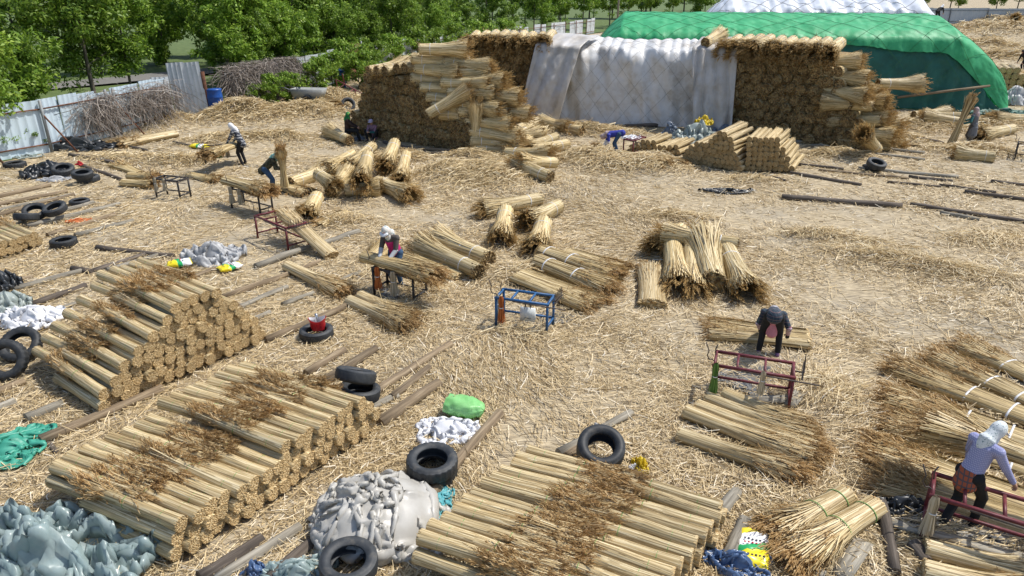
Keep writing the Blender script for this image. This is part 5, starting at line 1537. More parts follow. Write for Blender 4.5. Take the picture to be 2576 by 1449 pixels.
B11 = bench((2466, 125), (2500, 126), 'far work bench behind the green heap', 'dark_paint', comb=False, depth=.9, h=.9)

# ---------------------------------------------------------------- crumpled sheets and bags
def tri(x): return 2 * np.abs(x - np.floor(x + .5))
def plastic(name, c1, c2, rough=.4, alpha=None, trans=.3):
    return m_noise(name, [(0.35, c1), (0.65, c2)], scale=2.5, rough=rough, detail=5, spec=.6, trans=trans, alpha=alpha)
M['p_teal'] = plastic('pale_teal_plastic', (0.30, 0.40, 0.40), (0.44, 0.53, 0.52), rough=.3, alpha=.82)
M['p_beige'] = plastic('beige_plastic', (0.54, 0.515, 0.46), (0.66, 0.64, 0.59), rough=.38, trans=.35)
M['p_grey'] = plastic('grey_plastic', (0.45, 0.45, 0.45), (0.58, 0.59, 0.60), alpha=.9)
M['p_white'] = plastic('white_sack', (0.68, 0.69, 0.71), (0.80, 0.80, 0.82), rough=.5, trans=.15)
M['p_lime'] = plastic('lime_plastic', (0.22, 0.60, 0.18), (0.36, 0.72, 0.30))
M['p_black'] = plastic('black_sheet', (0.013, 0.015, 0.017), (0.028, 0.031, 0.034), rough=.4, trans=.0)
M['p_green'] = plastic('teal_green_sheet', (0.03, 0.25, 0.17), (0.06, 0.34, 0.24), rough=.5, trans=.1)
M['p_aqua'] = plastic('aqua_plastic', (0.10, 0.42, 0.47), (0.17, 0.52, 0.56))
M['p_orange'] = plastic('orange_rag', (0.70, 0.20, 0.05), (0.80, 0.27, 0.09), rough=.6)
M['p_red'] = plastic('red_bag', (0.50, 0.012, 0.02), (0.62, 0.03, 0.04), rough=.4)
M['p_yellow'] = plastic('yellow_bag', (0.72, 0.52, 0.01), (0.80, 0.62, 0.03), rough=.35)
M['p_sage'] = plastic('sage_sack', (0.32, 0.37, 0.34), (0.44, 0.49, 0.46), rough=.4)
M['p_blue'] = plastic('blue_grey_bag', (0.15, 0.19, 0.25), (0.25, 0.30, 0.37), rough=.4)
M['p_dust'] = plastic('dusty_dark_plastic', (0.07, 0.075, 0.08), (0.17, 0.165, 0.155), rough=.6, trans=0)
M['p_deepblue'] = plastic('deep_blue_bag', (0.06, 0.12, 0.26), (0.14, 0.22, 0.38), rough=.3)
M['p_darkgreen'] = plastic('dark_green_net', (0.008, 0.07, 0.05), (0.015, 0.11, 0.08), rough=.6, trans=.05)

def drape(n, size, squeeze, seed, prop, wall, steps=120, iters=5):
    """a square sheet gathered up and dropped in a heap: small position-based cloth solver on a grid"""
    L = size / (n - 1)
    g = np.linspace(-.5, .5, n) * size
    X, Y = np.meshgrid(g, g, indexing='ij')
    def wob(f, s):
        r2 = np.random.default_rng(s); a = np.zeros((n, n))
        for _ in range(7):
            th = r2.random() * 2 * PI; a += np.sin((np.cos(th) * X + np.sin(th) * Y) * f * (.6 + r2.random()) + r2.random() * 6.3)
        return a / 2.6
    P = np.stack([X * squeeze + .05 * size * wob(5 / size, seed + 1), Y * squeeze + .05 * size * wob(5 / size, seed + 2), prop[0] + .08 * size + .06 * size * wob(9 / size, seed + 3) + .03 * size * wob(25 / size, seed + 4)], -1)
    V = np.zeros_like(P)
    cons = []
    D = L * math.sqrt(2)
    for s in (0, 1):
        cons += [(np.s_[s:n - 1:2, :], np.s_[s + 1:n:2, :], L, 1.0), (np.s_[:, s:n - 1:2], np.s_[:, s + 1:n:2], L, 1.0),
                 (np.s_[s:n - 1:2, 0:n - 1], np.s_[s + 1:n:2, 1:n], D, .6), (np.s_[s:n - 1:2, 1:n], np.s_[s + 1:n:2, 0:n - 1], D, .6)]
    for s in range(4):
        cons += [(np.s_[s:n - 2:4, :], np.s_[s + 2:n:4, :], 2 * L, .10), (np.s_[:, s:n - 2:4], np.s_[:, s + 2:n:4], 2 * L, .10)]
    dt = .03
    ph, pr = prop
    for k in range(steps):
        V[..., 2] -= 5.0 * dt; V *= .92
        Q = P + V * dt
        fl = 0.0
        for it in range(iters):
            for a, b, l, st in cons:
                A, B = Q[a], Q[b]
                m, m2 = min(A.shape[0], B.shape[0]), min(A.shape[1], B.shape[1])
                A, B = A[:m, :m2], B[:m, :m2]
                d = B - A; le = np.sqrt((d * d).sum(-1, keepdims=True)) + 1e-9
                c = d * (.5 * st * (le - l) / le)
                A += c; B -= c
            if ph > 0:
                fl = ph * np.sqrt(np.clip(1 - (Q[..., 0] ** 2 + Q[..., 1] ** 2) / pr ** 2, 0, 1))
            Q[..., 2] = np.maximum(Q[..., 2], fl + .008)
            th = np.arctan2(Q[..., 1], Q[..., 0]); rr = np.hypot(Q[..., 0], Q[..., 1])
            lim = wall * (1 + .16 * np.sin(th * 3 + seed) + .09 * np.sin(th * 7 + 2 * seed))
            sc_ = np.minimum(1, lim / (rr + 1e-6))[..., None]
            Q[..., :2] *= sc_
        V = (Q - P) / dt
        V[Q[..., 2] < fl + .02] *= .3
        sp = np.linalg.norm(V, axis=-1, keepdims=True); V *= np.minimum(1, 3 / (sp + 1e-6))
        P = Q
    return P

CLOTH = {}
def cloth_proto(kind):
    """unit-radius heaps: (points, grid) by kind"""
    if kind not in CLOTH:
        n, size, sq, seed, prop = {'big': (76, 3.5, .50, 11, (.42, .75)), 'big2': (84, 3.9, .44, 23, (.10, .3)), 'mid': (56, 3.6, .47, 5, (.18, .4)), 'mid2': (56, 3.6, .46, 8, (.25, .45)),
                                   'flat': (48, 2.9, .60, 14, (.0, .5)), 'flat2': (48, 2.8, .62, 31, (.0, .5)), 'ball': (44, 3.6, .42, 17, (.45, .5))}[kind]
        CLOTH[kind] = drape(n, size, sq, seed, prop, 1.0)
    return CLOTH[kind]

def crumple(u, v, rx, ry, h, mat, label, seed, rot=0.0, name='plastic_sheet', cat='plastic sheet', z0=0.0, group=None, kind=None, **kw):
    """a dropped sheet or bag: rx, ry half sizes, h height in metres"""
    if kind is None:
        q = h / max(rx, ry)
        kind = ('flat', 'flat2')[seed % 2] if q < .2 else ('ball' if q > .85 else ('mid', 'mid2')[seed % 2])
    P = cloth_proto(kind)
    top = max(.05, float(np.percentile(P[..., 2], 99)))
    V = P * np.array([rx, ry, h / top])
    V = V.reshape(-1, 3)
    n = P.shape[0]
    o = link(name, qmesh(name, V, grid(n, n), [M[mat]], smooth=True))
    p = G(u, v)
    o.location = (p.x, p.y, hz(p) + .01 + z0); o.rotation_euler = (0, 0, rot)
    return tag(o, label, cat, group)

crumple(130, 1440, 1.55, .95, .55, 'p_teal', 'pale teal translucent sheet heaped at lower left corner', 1, rot=-.3, kind='big2', freq=1.2, crease=.15, n=80)
crumple(20, 1135, .66, .55, .16, 'p_green', 'teal green sheet lying at the left edge', 2, rot=.3, z0=.05)
crumple(20, 778, .6, .55, .35, 'p_sage', 'blue green plastic bag at left edge', 3, crease=.1)
crumple(85, 808, .75, .55, .28, 'p_white', 'white cloth heap beside leaning tyres at left', 4, rot=-.2, cat='cloth', name='cloth_heap')
crumple(5, 728, .55, .45, .42, 'p_black', 'black bag at left edge beside poles', 5, crease=.12)
crumple(190, 374, 2.1, .62, .45, 'p_black', 'long black sheet heaped along the fence', 6, rot=-.02, crease=.10, freq=2.0, n=80)
crumple(120, 438, .95, .75, .42, 'p_black', 'black sheet bundled with tyres near the fence', 7, rot=.3, crease=.13, freq=1.4)
crumple(143, 453, .62, .30, .14, 'p_grey', 'pale grey cloth beside the tyre with red rag', 8, rot=.35, cat='cloth', name='cloth')
crumple(62, 397, .75, .3, .10, 'p_sage', 'thin grey sheet by the dusty tyre', 9)
crumple(540, 655, .80, .58, .42, 'p_grey', 'crumpled clear grey plastic behind yellow packets', 10, crease=.15, freq=1.6, n=76)
crumple(950, 1325, 1.02, .92, .62, 'p_beige', 'big heap of crumpled beige plastic sheeting', 11, rot=.5, kind='big', crease=.17, freq=1.5, n=96, power=.5, lobes=.15)
crumple(1098, 1270, .26, .34, .10, 'p_aqua', 'aqua plastic peeping from the beige heap', 12, crease=.15)
crumple(1130, 1092, .60, .42, .20, 'p_white', 'crumpled white sack cloth on straw', 13, rot=.15, crease=.11, freq=1.8, cat='cloth', name='sack_cloth', n=76)
crumple(748, 1455, .5, .3, .2, 'p_teal', 'teal plastic scrap at the bottom edge', 14)
crumple(645, 1452, .18, .18, .2, 'p_deepblue', 'dark blue bag end at the bottom edge', 15)
crumple(200, 559, .36, .14, .10, 'p_orange', 'orange rag on the pole at left', 16, rot=.3, cat='rag', name='rag')
crumple(1748, 362, 1.15, .75, .85, 'p_sage', 'pale green grey sack heap before the hanging cloth', 17, crease=.12, freq=1.5)
crumple(1768, 356, .42, .35, .35, 'p_yellow', 'yellow bag on top of the sack heap', 18, z0=.75)
crumple(1686, 346, .50, .40, .62, 'p_blue', 'blue grey bag standing before the tarpaulin', 19, crease=.08)
crumple(1825, 345, .85, .45, .5, 'p_blue', 'dark sheet heap behind the twin far stacks', 20)
crumple(1830, 483, .95, .30, .10, 'p_black', 'black cloth lying flat in the right yard', 21, rot=-.12, crease=.09, cat='cloth', name='cloth')
crumple(2550, 262, 1.3, .8, .9, 'p_grey', 'white plastic bags at the right end of green heap', 22, crease=.16)
crumple(2520, 288, 2.6, .6, .25, 'p_darkgreen', 'dark green netting bunched at green heap foot', 23, crease=.08, freq=2.2)
crumple(1588, 386, .42, .42, .12, 'p_white', 'white plastic scraps on the small red bench', 24, z0=.62, crease=.2)
crumple(206, 436, .16, .14, .14, 'p_red', 'red rag inside the tyre near the fence', 25, z0=.30, name='rag', cat='rag')
crumple(2560, 62, 2.6, 1.5, .8, 'p_grey', 'far pale plastic heap before the back fence', 26)
crumple(1600, 1180, .1, .1, .08, 'p_white', 'small clear plastic scrap beside the yellow bag', 28)
crumple(1500, 1112, .13, .10, .18, 'p_grey', 'clear plastic bag inside the wide smooth tyre', 29, z0=.14)
crumple(905, 353, .28, .2, .22, 'p_blue', 'clear plastic bag between the seated workers', 31)
crumple(1855, 1432, .42, .26, .2, 'p_deepblue', 'clear and blue plastic bag at the bottom edge', 32, rot=-.3)
crumple(2270, 1282, .42, .16, .2, 'p_black', 'dark bag lying behind the rotten post', 33, crease=.06)
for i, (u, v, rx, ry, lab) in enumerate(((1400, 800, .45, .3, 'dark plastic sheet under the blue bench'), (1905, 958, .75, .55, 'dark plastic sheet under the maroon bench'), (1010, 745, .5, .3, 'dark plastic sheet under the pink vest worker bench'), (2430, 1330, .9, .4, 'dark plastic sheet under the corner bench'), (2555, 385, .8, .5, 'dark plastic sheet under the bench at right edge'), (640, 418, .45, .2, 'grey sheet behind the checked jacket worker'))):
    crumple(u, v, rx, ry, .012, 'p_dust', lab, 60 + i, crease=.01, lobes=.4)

# printed sacks
def m_sack(name, seed):
    m, t, n, l, b = nt(name)
    tc = n.new('ShaderNodeTexCoord'); sp = n.new('ShaderNodeSeparateXYZ'); l.new(tc.outputs['Object'], sp.inputs[0])
    r = ramp(n, [(0.0, (0.78, 0.62, 0.02)), (0.36, (0.02, 0.34, 0.10)), (0.52, (0.80, 0.80, 0.80)), (0.84, (0.78, 0.62, 0.02))])
    r.color_ramp.interpolation = 'CONSTANT'
    ma = n.new('ShaderNodeMath'); ma.operation = 'MULTIPLY_ADD'; ma.inputs[1].default_value = 1.55; ma.inputs[2].default_value = .5
    my = n.new('ShaderNodeMath'); my.operation = 'MULTIPLY_ADD'; my.inputs[1].default_value = .35; my.inputs[2].default_value = 0
    ad = n.new('ShaderNodeMath'); ad.operation = 'ADD'
    l.new(sp.outputs[1], my.inputs[0]); l.new(sp.outputs[0], ad.inputs[0]); l.new(my.outputs[0], ad.inputs[1]); l.new(ad.outputs[0], ma.inputs[0]); l.new(ma.outputs[0], r.inputs[0])
    l.new(r.outputs[0], b.inputs['Base Color']); b.inputs['Roughness'].default_value = .3
    return m
M['sack'] = m_sack('printed_sack', 0)
M['ink_red'] = m_flat('red_ink', (0.45, 0.03, 0.04)); M['ink_dark'] = m_flat('dark_ink', (0.05, 0.05, 0.06)); M['ink_green'] = m_flat('green_ink', (0.03, 0.30, 0.10))
def sack(u, v, lx, ly, h, rot, label, seed, tilt=0.0, open_end=False):
    """a flat printed sack with pinched ends"""
    n1, n2 = 34, 22
    root = empty('printed_sack'); p = G(u, v); root.location = (p.x, p.y, hz(p) + .02); root.rotation_euler = (tilt, 0, rot)
    tag(root, label, 'sack', 'printed fertiliser style sacks')
    s, t = np.meshgrid(np.linspace(-1, 1, n1), np.linspace(0, 2 * PI, n2, endpoint=False), indexing='ij')
    prof = np.clip(1 - np.abs(s) ** 3.5, 0, 1) ** .6
    wid = 1 - .15 * np.abs(s) ** 2 + .06 * vnoise(s * 3, t * 0, seed)
    y = np.cos(t) * ly / 2 * wid
    z = np.sin(t) * h / 2 * (.08 + prof) * (1 + .3 * vnoise(s * 4, np.cos(t) * 2, seed)) + h * .5 + .02 * vnoise(s * 8, np.cos(t) * 5, seed + 1)
    V = np.stack([s * lx / 2, y, z], -1)
    V = V.reshape(-1, 3)
    i = np.arange(n1 - 1)[:, None] * n2; j = np.arange(n2)[None]
    Q = np.stack([i + j, i + n2 + j, i + n2 + (j + 1) % n2, i + (j + 1) % n2], -1).reshape(-1, 4)
    link('sack_body', qmesh('sack_body', V, Q, [M['sack']], smooth=True), root)
    rs = random.Random(seed)
    for k, (xx, mt) in enumerate(((.02 * lx, 'ink_red'), (.12 * lx, 'ink_dark'), (-.30 * lx, 'ink_dark'))):
        parts = []
        for q in range(6):
            V, Q = boxv(lx * .0 + xx + rs.uniform(-.006, .006), (-.28 + q * .11) * ly, h * 1.02, .022, ly * .06, .004); parts.append((V, Q, 0))
        V, Q, _ = join(parts)
        link('lettering', qmesh('lettering', V, Q, [M[mt]]), root)
    return root
sack(455, 672, .58, .34, .16, .35, 'yellow and green printed sack left of grey plastic', 1)
sack(580, 680, .55, .36, .14, .75, 'flat yellow and green printed sack right of grey plastic', 2)
sack(1893, 1395, .62, .40, .12, 1.25, 'open yellow white green sack before the plume ends', 3)
sack(503, 374, .9, .4, .16, -.4, 'red and white packet by the checked jacket worker', 4)
crumple(1612, 1178, .13, .20, .16, 'p_yellow', 'empty yellow bag on straw beside wide tyre', 27, rot=.2, crease=.3, name='plastic_bag', cat='plastic bag')

# lime bag, open, filled with scraps
p = G(1128, 1036); root = empty('open_bag', (p.x, p.y, hz(p) + .03), -.35); tag(root, 'open lime green bag filled with straw bits', 'plastic bag')
s, t = np.meshgrid(np.linspace(0, 1, 22), np.arange(28) * 2 * PI / 28, indexing='ij')
rad = np.interp(s, [0, .2, .7, .95, 1], [.20, .22, .20, .13, .03]) * (1 + .08 * vnoise(s * 6, np.cos(t) * 3, 3))
rad = rad + .03 * (tri(s * 3 + np.cos(t) * 1.5 + vnoise(s * 4, np.sin(t) * 2, 8)) - .5) + .02 * (tri(t * 1.3 + s * 2) - .5)
V = np.stack([s * .62, np.cos(t) * rad, np.sin(t) * rad * .7 + .15], -1).reshape(-1, 3)
i = np.arange(21)[:, None] * 28; j = np.arange(28)[None]
Q = np.stack([i + j, i + 28 + j, i + 28 + (j + 1) % 28, i + (j + 1) % 28], -1).reshape(-1, 4)
link('bag_body', qmesh('lime_bag', V, Q, [M['p_lime']], smooth=False), root)
rs = np.random.default_rng(4)
C = np.stack([rs.uniform(.03, .25, 90), rs.normal(0, .07, 90), .13 + rs.normal(0, .05, 90)], -1)
D = rs.normal(0, .05, (90, 3)); W = rs.normal(0, .006, (90, 3))
V, Q = ribbons(np.stack([C - D, C + D], 1), np.repeat(W[:, None], 2, 1))
link('straw_filling', qmesh('straw_filling', V, Q, [M['straw']]), root)

# red bag standing in the tyre, with a flask
p = G(800, 822, .2); root = empty('red_bag', (p.x, p.y, .14), .3); tag(root, 'red carrier bag with white lining standing in a tyre', 'bag')
s, t = np.meshgrid(np.linspace(0, 1, 10), np.arange(24) * 2 * PI / 24, indexing='ij')
V = np.stack([np.cos(t) * (.12 + .05 * s) * (1 + .08 * vnoise(np.cos(t) * 3, s * 3, 2)), np.sin(t) * (.08 + .04 * s), s * .24 * (1 + .12 * np.cos(t * 2))], -1).reshape(-1, 3)
i = np.arange(9)[:, None] * 24; j = np.arange(24)[None]
Q = np.stack([i + j, i + (j + 1) % 24, i + 24 + (j + 1) % 24, i + 24 + j], -1).reshape(-1, 4)
link('bag_body', qmesh('red_bag_body', V, Q, [M['p_red']], smooth=True), root)
V2 = V * (.9, .9, 1.0) + (0, 0, .004); link('white_lining', qmesh('bag_lining', V2, Q[:, ::-1], [M['p_white']], smooth=True), root)
p = G(797, 808, .3)
V, Q = tube([(0, 0, 0), (0, 0, .20), (0, 0, .23), (0, 0, .28)], [.045, .045, .03, .028], 14)
M['chrome'] = m_flat('brushed_steel', (0.55, 0.55, 0.56), rough=.25, metal=.9)
o = link('thermos_flask', qmesh('flask', V, Q, [M['chrome']], smooth=True)); o.location = (p.x, p.y, .18); tag(o, 'steel thermos flask behind the red bag in the tyre', 'flask')

# white shopping bag on the blue bench
M['paper'] = m_flat('white_paper', (0.66, 0.68, 0.66), rough=.6, var=.06)
p = G(1328, 775, .45); root = empty('shopping_bag', (p.x, p.y - .02, .18), -.30); tag(root, 'white shopping bag hanging from the blue bench', 'bag')
V, Q = boxv(0, 0, .15, .30, .10, .27); V = V * np.where(V[:, 2:] > .2, (1, .5, 1), (1, 1, 1)); link('bag_body', qmesh('shopping_bag', V, Q, [M['paper']]), root)
for y in (-.03, .03):
    V, Q = tube([(-.06, y, .28), (-.05, y, .36), (0, y * .3, .44), (.05, y, .36), (.06, y, .28)], .008, 5); link('handle', qmesh('bag_handle', V, Q, [M['black']]), root)
parts = []
for q in range(9):
    V, Q = boxv(-.055 + q * .016, -.0535, .08, .010, .002, .016 + .004 * (q % 2)); parts.append((V, Q, 0))
V, Q, _ = join(parts); link('lettering', qmesh('bag_lettering', V, Q, [M['ink_dark']]), root)

# hanks of binding twine hanging on benches
M['twine_orange'] = m_island('orange_twine', [(0, (0.30, 0.07, 0.015)), (1, (0.62, 0.20, 0.05))], rough=.7)
M['twine_green'] = m_island('green_twine', [(0, (0.05, 0.12, 0.02)), (1, (0.16, 0.28, 0.06))], rough=.7)
M['twine_beige'] = m_island('beige_twine', [(0, (0.34, 0.28, 0.18)), (1, (0.62, 0.54, 0.40))], rough=.7)
def hank(b, x, y, mat, label, L=.48, r=.07, h=.66, seed=0):
    rs = np.random.default_rng(seed)
    n, k = 90, 7
    a = rs.random(n) * 2 * PI; q = np.sqrt(rs.random(n))
    tt = np.linspace(0, 1, k)
    rad = r * np.interp(tt, [0, .1, .35, .45, 1], [.5, .8, .7, .62, 1.15])
    P = np.stack([q[:, None] * np.cos(a)[:, None] * rad, q[:, None] * np.sin(a)[:, None] * rad * .8, np.repeat((-tt * L)[None], n, 0)], -1)
    P[..., 2] *= (.85 + .2 * rs.random(n))[:, None]
    W = np.repeat(np.stack([-np.sin(a), np.cos(a), 0 * a], -1)[:, None] * .007, k, 1)
    V, Q = ribbons(P, W)
    mw = b.matrix_basis
    root = empty('twine_hank'); root.location = b.location + Matrix.Rotation(b.rotation_euler.z, 3, 'Z') @ Vector((x, y, h + .03)); tag(root, label, 'twine')
    link('strands', qmesh('twine_strands', V, Q, [M[mat]]), root)
    tm = link('tie', tie_mesh('twine_tie', r * .72, .016, flat=.8, mat=M['white_tie']), root); tm.rotation_euler = (0, PI / 2, 0); tm.location = (0, 0, -L * .42)
    return root
hank(B1, .14, -.03, 'twine_orange', 'hank of orange twine on the blue bench', r=.075, L=.55)
hank(B1, .03, .05, 'twine_beige', 'hank of beige twine behind the orange one on blue bench', r=.05)
hank(B2, .05, -.03, 'twine_green', 'hank of green and white twine on the maroon bench', L=.55)
hank(B3, .06, -.03, 'twine_beige', 'hank of beige twine on the corner bench post', L=.55, r=.085)
hank(B4, .17, -.03, 'twine_orange', 'hank of orange twine on the dark bench', L=.5, r=.085)
hank(B4, .62, -.05, 'twine_beige', 'bunch of pale plastic strips on the dark bench', L=.55, r=.10)
hank(B6, .12, -.03, 'twine_beige', 'hank of beige twine on the camouflage worker bench', L=.5, r=.09)
hank(B6, .55, -.04, 'twine_beige', 'bunch of clear plastic strips on camouflage worker bench', L=.45, r=.10)
hank(B7, .10, -.03, 'twine_beige', 'hank of twine on the empty dark bench', L=.45, r=.07)
hank(B7, .45, -.03, 'twine_beige', 'white plastic strips on the empty dark bench', L=.4, r=.07)
hank(B8, .55, -.03, 'twine_green', 'hank of green twine on the checked jacket worker bench', L=.45, r=.09)
hank(B8, .85, -.03, 'twine_beige', 'hank of tan twine on the checked jacket worker bench', L=.45, r=.09)
hank(B2, .78, -.04, 'twine_beige', 'pale plastic strips hanging on the maroon bench middle', L=.4, r=.06)

# ---------------------------------------------------------------- barrels, cart, rusty frame
M['barrel'] = m_noise('blue_barrel', [(0.3, (0.008, 0.05, 0.22)), (0.7, (0.015, 0.09, 0.36))], scale=3, rough=.35)
def barrel(u, v, label, s=1.3):
    p = G(u, v); root = empty('barrel', (p.x, p.y, hz(p) - .02)); root.scale = (s,) * 3; tag(root, label, 'barrel', 'blue plastic barrels')
    pr = [(0, .27), (.03, .29), (.28, .30), (.30, .31), (.33, .30), (.60, .30), (.62, .31), (.65, .30), (.86, .285), (.90, .30), (.93, .30), (.93, .265)]
    V, Q = tube([(0, 0, z) for z, r in pr], [r for z, r in pr], 28, caps=False)
    link('shell', qmesh('barrel_shell', V, Q, [M['barrel']], smooth=True), root)
    V, Q = tube([(0, 0, .86), (0, 0, .875)], [.28, .28], 28); link('lid', qmesh('barrel_lid', V, Q, [M['barrel']]), root)
    V, Q = tube([(0, 0, .02), (0, 0, .03)], [.28, .28], 28); link('bottom', qmesh('barrel_bottom', V, Q, [M['barrel']]), root)
barrel(548, 293, 'blue plastic barrel beside the loose fence panels')
barrel(857, 221, 'blue plastic barrel among shrubs behind the cart')
p = G(780, 262); root = empty('hand_cart', (p.x, p.y, hz(p)), -.15); tag(root, 'grey metal hand cart parked before shrubs', 'cart')
M['cart'] = m_flat('grey_cart', (0.30, 0.31, 0.30), rough=.5)
V, Q = boxv(0, 0, .62, 1.9, .95, .5); V = V * np.where(V[:, 2:] < .6, (.82, .82, 1), (1, 1, 1)); Q = np.array([q for q in Q.tolist() if not all(V[i][2] > .8 for i in q)])
o = link('tub', qmesh('cart_tub', V, Q, [M['cart']]), root); sol = o.modifiers.new('t', 'SOLIDIFY'); sol.thickness = .02
for y in (-.4, .4):
    V, Q = tube([(-.7, y, .75), (-1.3, y, .95), (-1.6, y, .95)], .025, 6); link('handle', qmesh('cart_handle', V, Q, [M['steel']]), root)
    o = link('wheel', TY['small'], root); o.rotation_euler = (PI / 2, 0, 0); o.location = (.1, y * 1.25, .28)
    V, Q = bar((-.75, y, 0), (-.65, y, .45), .04); link('stand', qmesh('cart_stand', V, Q, [M['steel']]), root)
p = G(852, 246); root = empty('overturned_bench', (p.x, p.y, hz(p) + .15), -.5); root.rotation_euler = (.5, .35, -.5); tag(root, 'overturned rusty red bench frame beside the cart', 'metal frame')
for a_, b_ in (((0, 0, 0), (1.5, 0, 0)), ((0, .6, 0), (1.5, .6, 0)), ((0, 0, 0), (0, .6, 0)), ((1.5, 0, 0), (1.5, .6, 0)), ((.75, 0, 0), (.75, .6, 0)), ((0, 0, 0), (0, 0, .8)), ((1.5, 0, 0), (1.5, 0, .8)), ((0, .6, 0), (0, .6, .8)), ((1.5, .6, 0), (1.5, .6, .8)), ((0, 0, .8), (1.5, 0, .8))):
    V, Q = bar(a_, b_, .05); link('frame_bar', qmesh('frame_bar', V, Q, [M['maroon_paint']]), root)

# ---------------------------------------------------------------- people
M['skin'] = m_flat('skin', (0.42, 0.24, 0.16), rough=.55, var=.08)
M['eye'] = m_flat('eye', (0.02, 0.015, 0.012), rough=.3); M['lip'] = m_flat('lip', (0.30, 0.10, 0.08))
M['hair'] = m_flat('hair', (0.02, 0.016, 0.013), rough=.5)
M['c_black'] = m_flat('black_cloth', (0.012, 0.012, 0.013), rough=.9, var=.3); M['c_jeans'] = m_flat('jeans', (0.035, 0.075, 0.14), rough=.9, var=.3)
M['c_plaid'] = m_check('grey_plaid', (0.36, 0.36, 0.36), ((0.03, 0.035, 0.05), (0.03, 0.035, 0.05)), sc=9.5, w=.42)
M['c_camo'] = m_noise('camouflage', [(0.40, (0.014, 0.013, 0.010)), (0.5, (0.05, 0.05, 0.025)), (0.6, (0.09, 0.075, 0.045))], scale=11, rough=.9, detail=2)
M['c_pink'] = m_flat('pink_vest', (0.50, 0.018, 0.16), rough=.8); M['c_greybrown'] = m_flat('grey_brown_sleeve', (0.075, 0.065, 0.06), rough=.9); M['c_greysleeve'] = m_flat('pale_grey_sleeve', (0.40, 0.42, 0.44), rough=.8)
M['c_bluewhite'] = m_flat('blue_jersey', (0.03, 0.04, 0.27), rough=.8); M['c_white'] = m_flat('white_cloth', (0.72, 0.72, 0.73), rough=.8)
M['c_darkplaid'] = m_check('dark_green_plaid', (0.022, 0.034, 0.055), ((0.05, 0.09, 0.10), (0.16, 0.10, 0.10)), sc=16, w=.14)
M['c_stripe'] = m_check('pink_white_stripe', (0.60, 0.50, 0.52), ((0.60, 0.50, 0.52), (0.30, 0.10, 0.16)), sc=26, w=.4)
M['c_pinkapron'] = m_flat('pink_apron', (0.52, 0.20, 0.24), rough=.8)
M['c_gingham'] = m_check('lilac_gingham', (0.42, 0.43, 0.58), ((0.24, 0.25, 0.44), (0.24, 0.25, 0.44)), sc=40, w=.45)
M['c_orangecheck'] = m_check('orange_check', (0.36, 0.085, 0.035), ((0.10, 0.07, 0.07), (0.10, 0.07, 0.07)), sc=14, w=.3)
M['c_floral'] = m_noise('floral_scarf', [(0.35, (0.10, 0.28, 0.30)), (0.45, (0.62, 0.60, 0.56)), (0.6, (0.70, 0.68, 0.62)), (0.68, (0.50, 0.20, 0.18))], scale=26, rough=.8, detail=2)
M['c_dots'] = m_noise('dotted_scarf', [(0.33, (0.08, 0.16, 0.18)), (0.40, (0.60, 0.64, 0.64)), (0.7, (0.70, 0.72, 0.72))], scale=60, rough=.8, detail=1)
M['c_greenscarf'] = m_noise('green_scarf', [(0.4, (0.006, 0.10, 0.03)), (0.55, (0.02, 0.26, 0.07)), (0.66, (0.30, 0.34, 0.03))], scale=9, rough=.7, detail=2)
M['c_greyscarf'] = m_noise('grey_knit', [(0.4, (0.20, 0.20, 0.22)), (0.6, (0.42, 0.42, 0.45))], scale=40, rough=.9, detail=2)
M['c_pinkscarf'] = m_noise('rose_scarf', [(0.4, (0.34, 0.24, 0.24)), (0.6, (0.52, 0.42, 0.40))], scale=30, rough=.9, detail=2)
M['c_mint'] = m_noise('mint_scarf', [(0.4, (0.10, 0.34, 0.28)), (0.6, (0.48, 0.60, 0.55))], scale=14, rough=.9, detail=2)
M['c_greydress'] = m_check('grey_smock', (0.17, 0.175, 0.19), ((0.10, 0.11, 0.13), (0.10, 0.11, 0.13)), sc=22, w=.3)
M['c_teal'] = m_flat('teal_sleeve', (0.02, 0.11, 0.11), rough=.85); M['c_mauve'] = m_check('mauve_shirt', (0.22, 0.12, 0.17), ((0.30, 0.20, 0.25), (0.13, 0.07, 0.10)), sc=20, w=.3)
M['c_brownblack'] = m_noise('dark_jacket', [(0.4, (0.016, 0.010, 0.009)), (0.65, (0.05, 0.026, 0.022))], scale=8, rough=.8)
M['c_cap'] = m_flat('lavender_cap', (0.42, 0.38, 0.52), rough=.8); M['c_purple'] = m_flat('purple_shoe', (0.16, 0.09, 0.18), rough=.7); M['c_bluegloves'] = m_flat('blue_glove', (0.03, 0.05, 0.16), rough=.8)

def capsule(p, q, r1, r2, n=10):
    p, q = np.array(p, float), np.array(q, float)
    d = q - p; L = np.linalg.norm(d)
    if L < 1e-6: d = np.array([0, 0, 1e-3]); L = 1e-3
    d /= L
    pts, rad = [], []
    for a in (-80, -50, -20): pts.append(p + d * r1 * math.sin(R(a))); rad.append(r1 * math.cos(R(a)))
    for a in (20, 50, 80): pts.append(q + d * r2 * math.sin(R(a))); rad.append(r2 * math.cos(R(a)))
    return tube(pts, rad, n)

def ellipsoid(c, rx, ry, rz, n=14, M3=None):
    V, Q = tube([(0, 0, math.sin(R(a))) for a in range(-85, 86, 17)], [math.cos(R(a)) for a in range(-85, 86, 17)], n)
    V = V * (rx, ry, rz)
    if M3 is not None: V = V @ np.array(M3).T
    return V + np.array(c), Q

def blob(name, caps, mat, parent, voxel=.016, smooth_it=3):
    """union of tapered capsules fused into one continuous skin"""
    V, Q, _ = join([(v, q, 0) for v, q in caps])
    o = link(name, qmesh(name, V, Q, [mat]), parent)
    m = o.modifiers.new('fuse', 'REMESH'); m.mode = 'VOXEL'; m.voxel_size = voxel; m.use_smooth_shade = True
    s = o.modifiers.new('soften', 'SMOOTH'); s.factor = .5; s.iterations = smooth_it
    return o

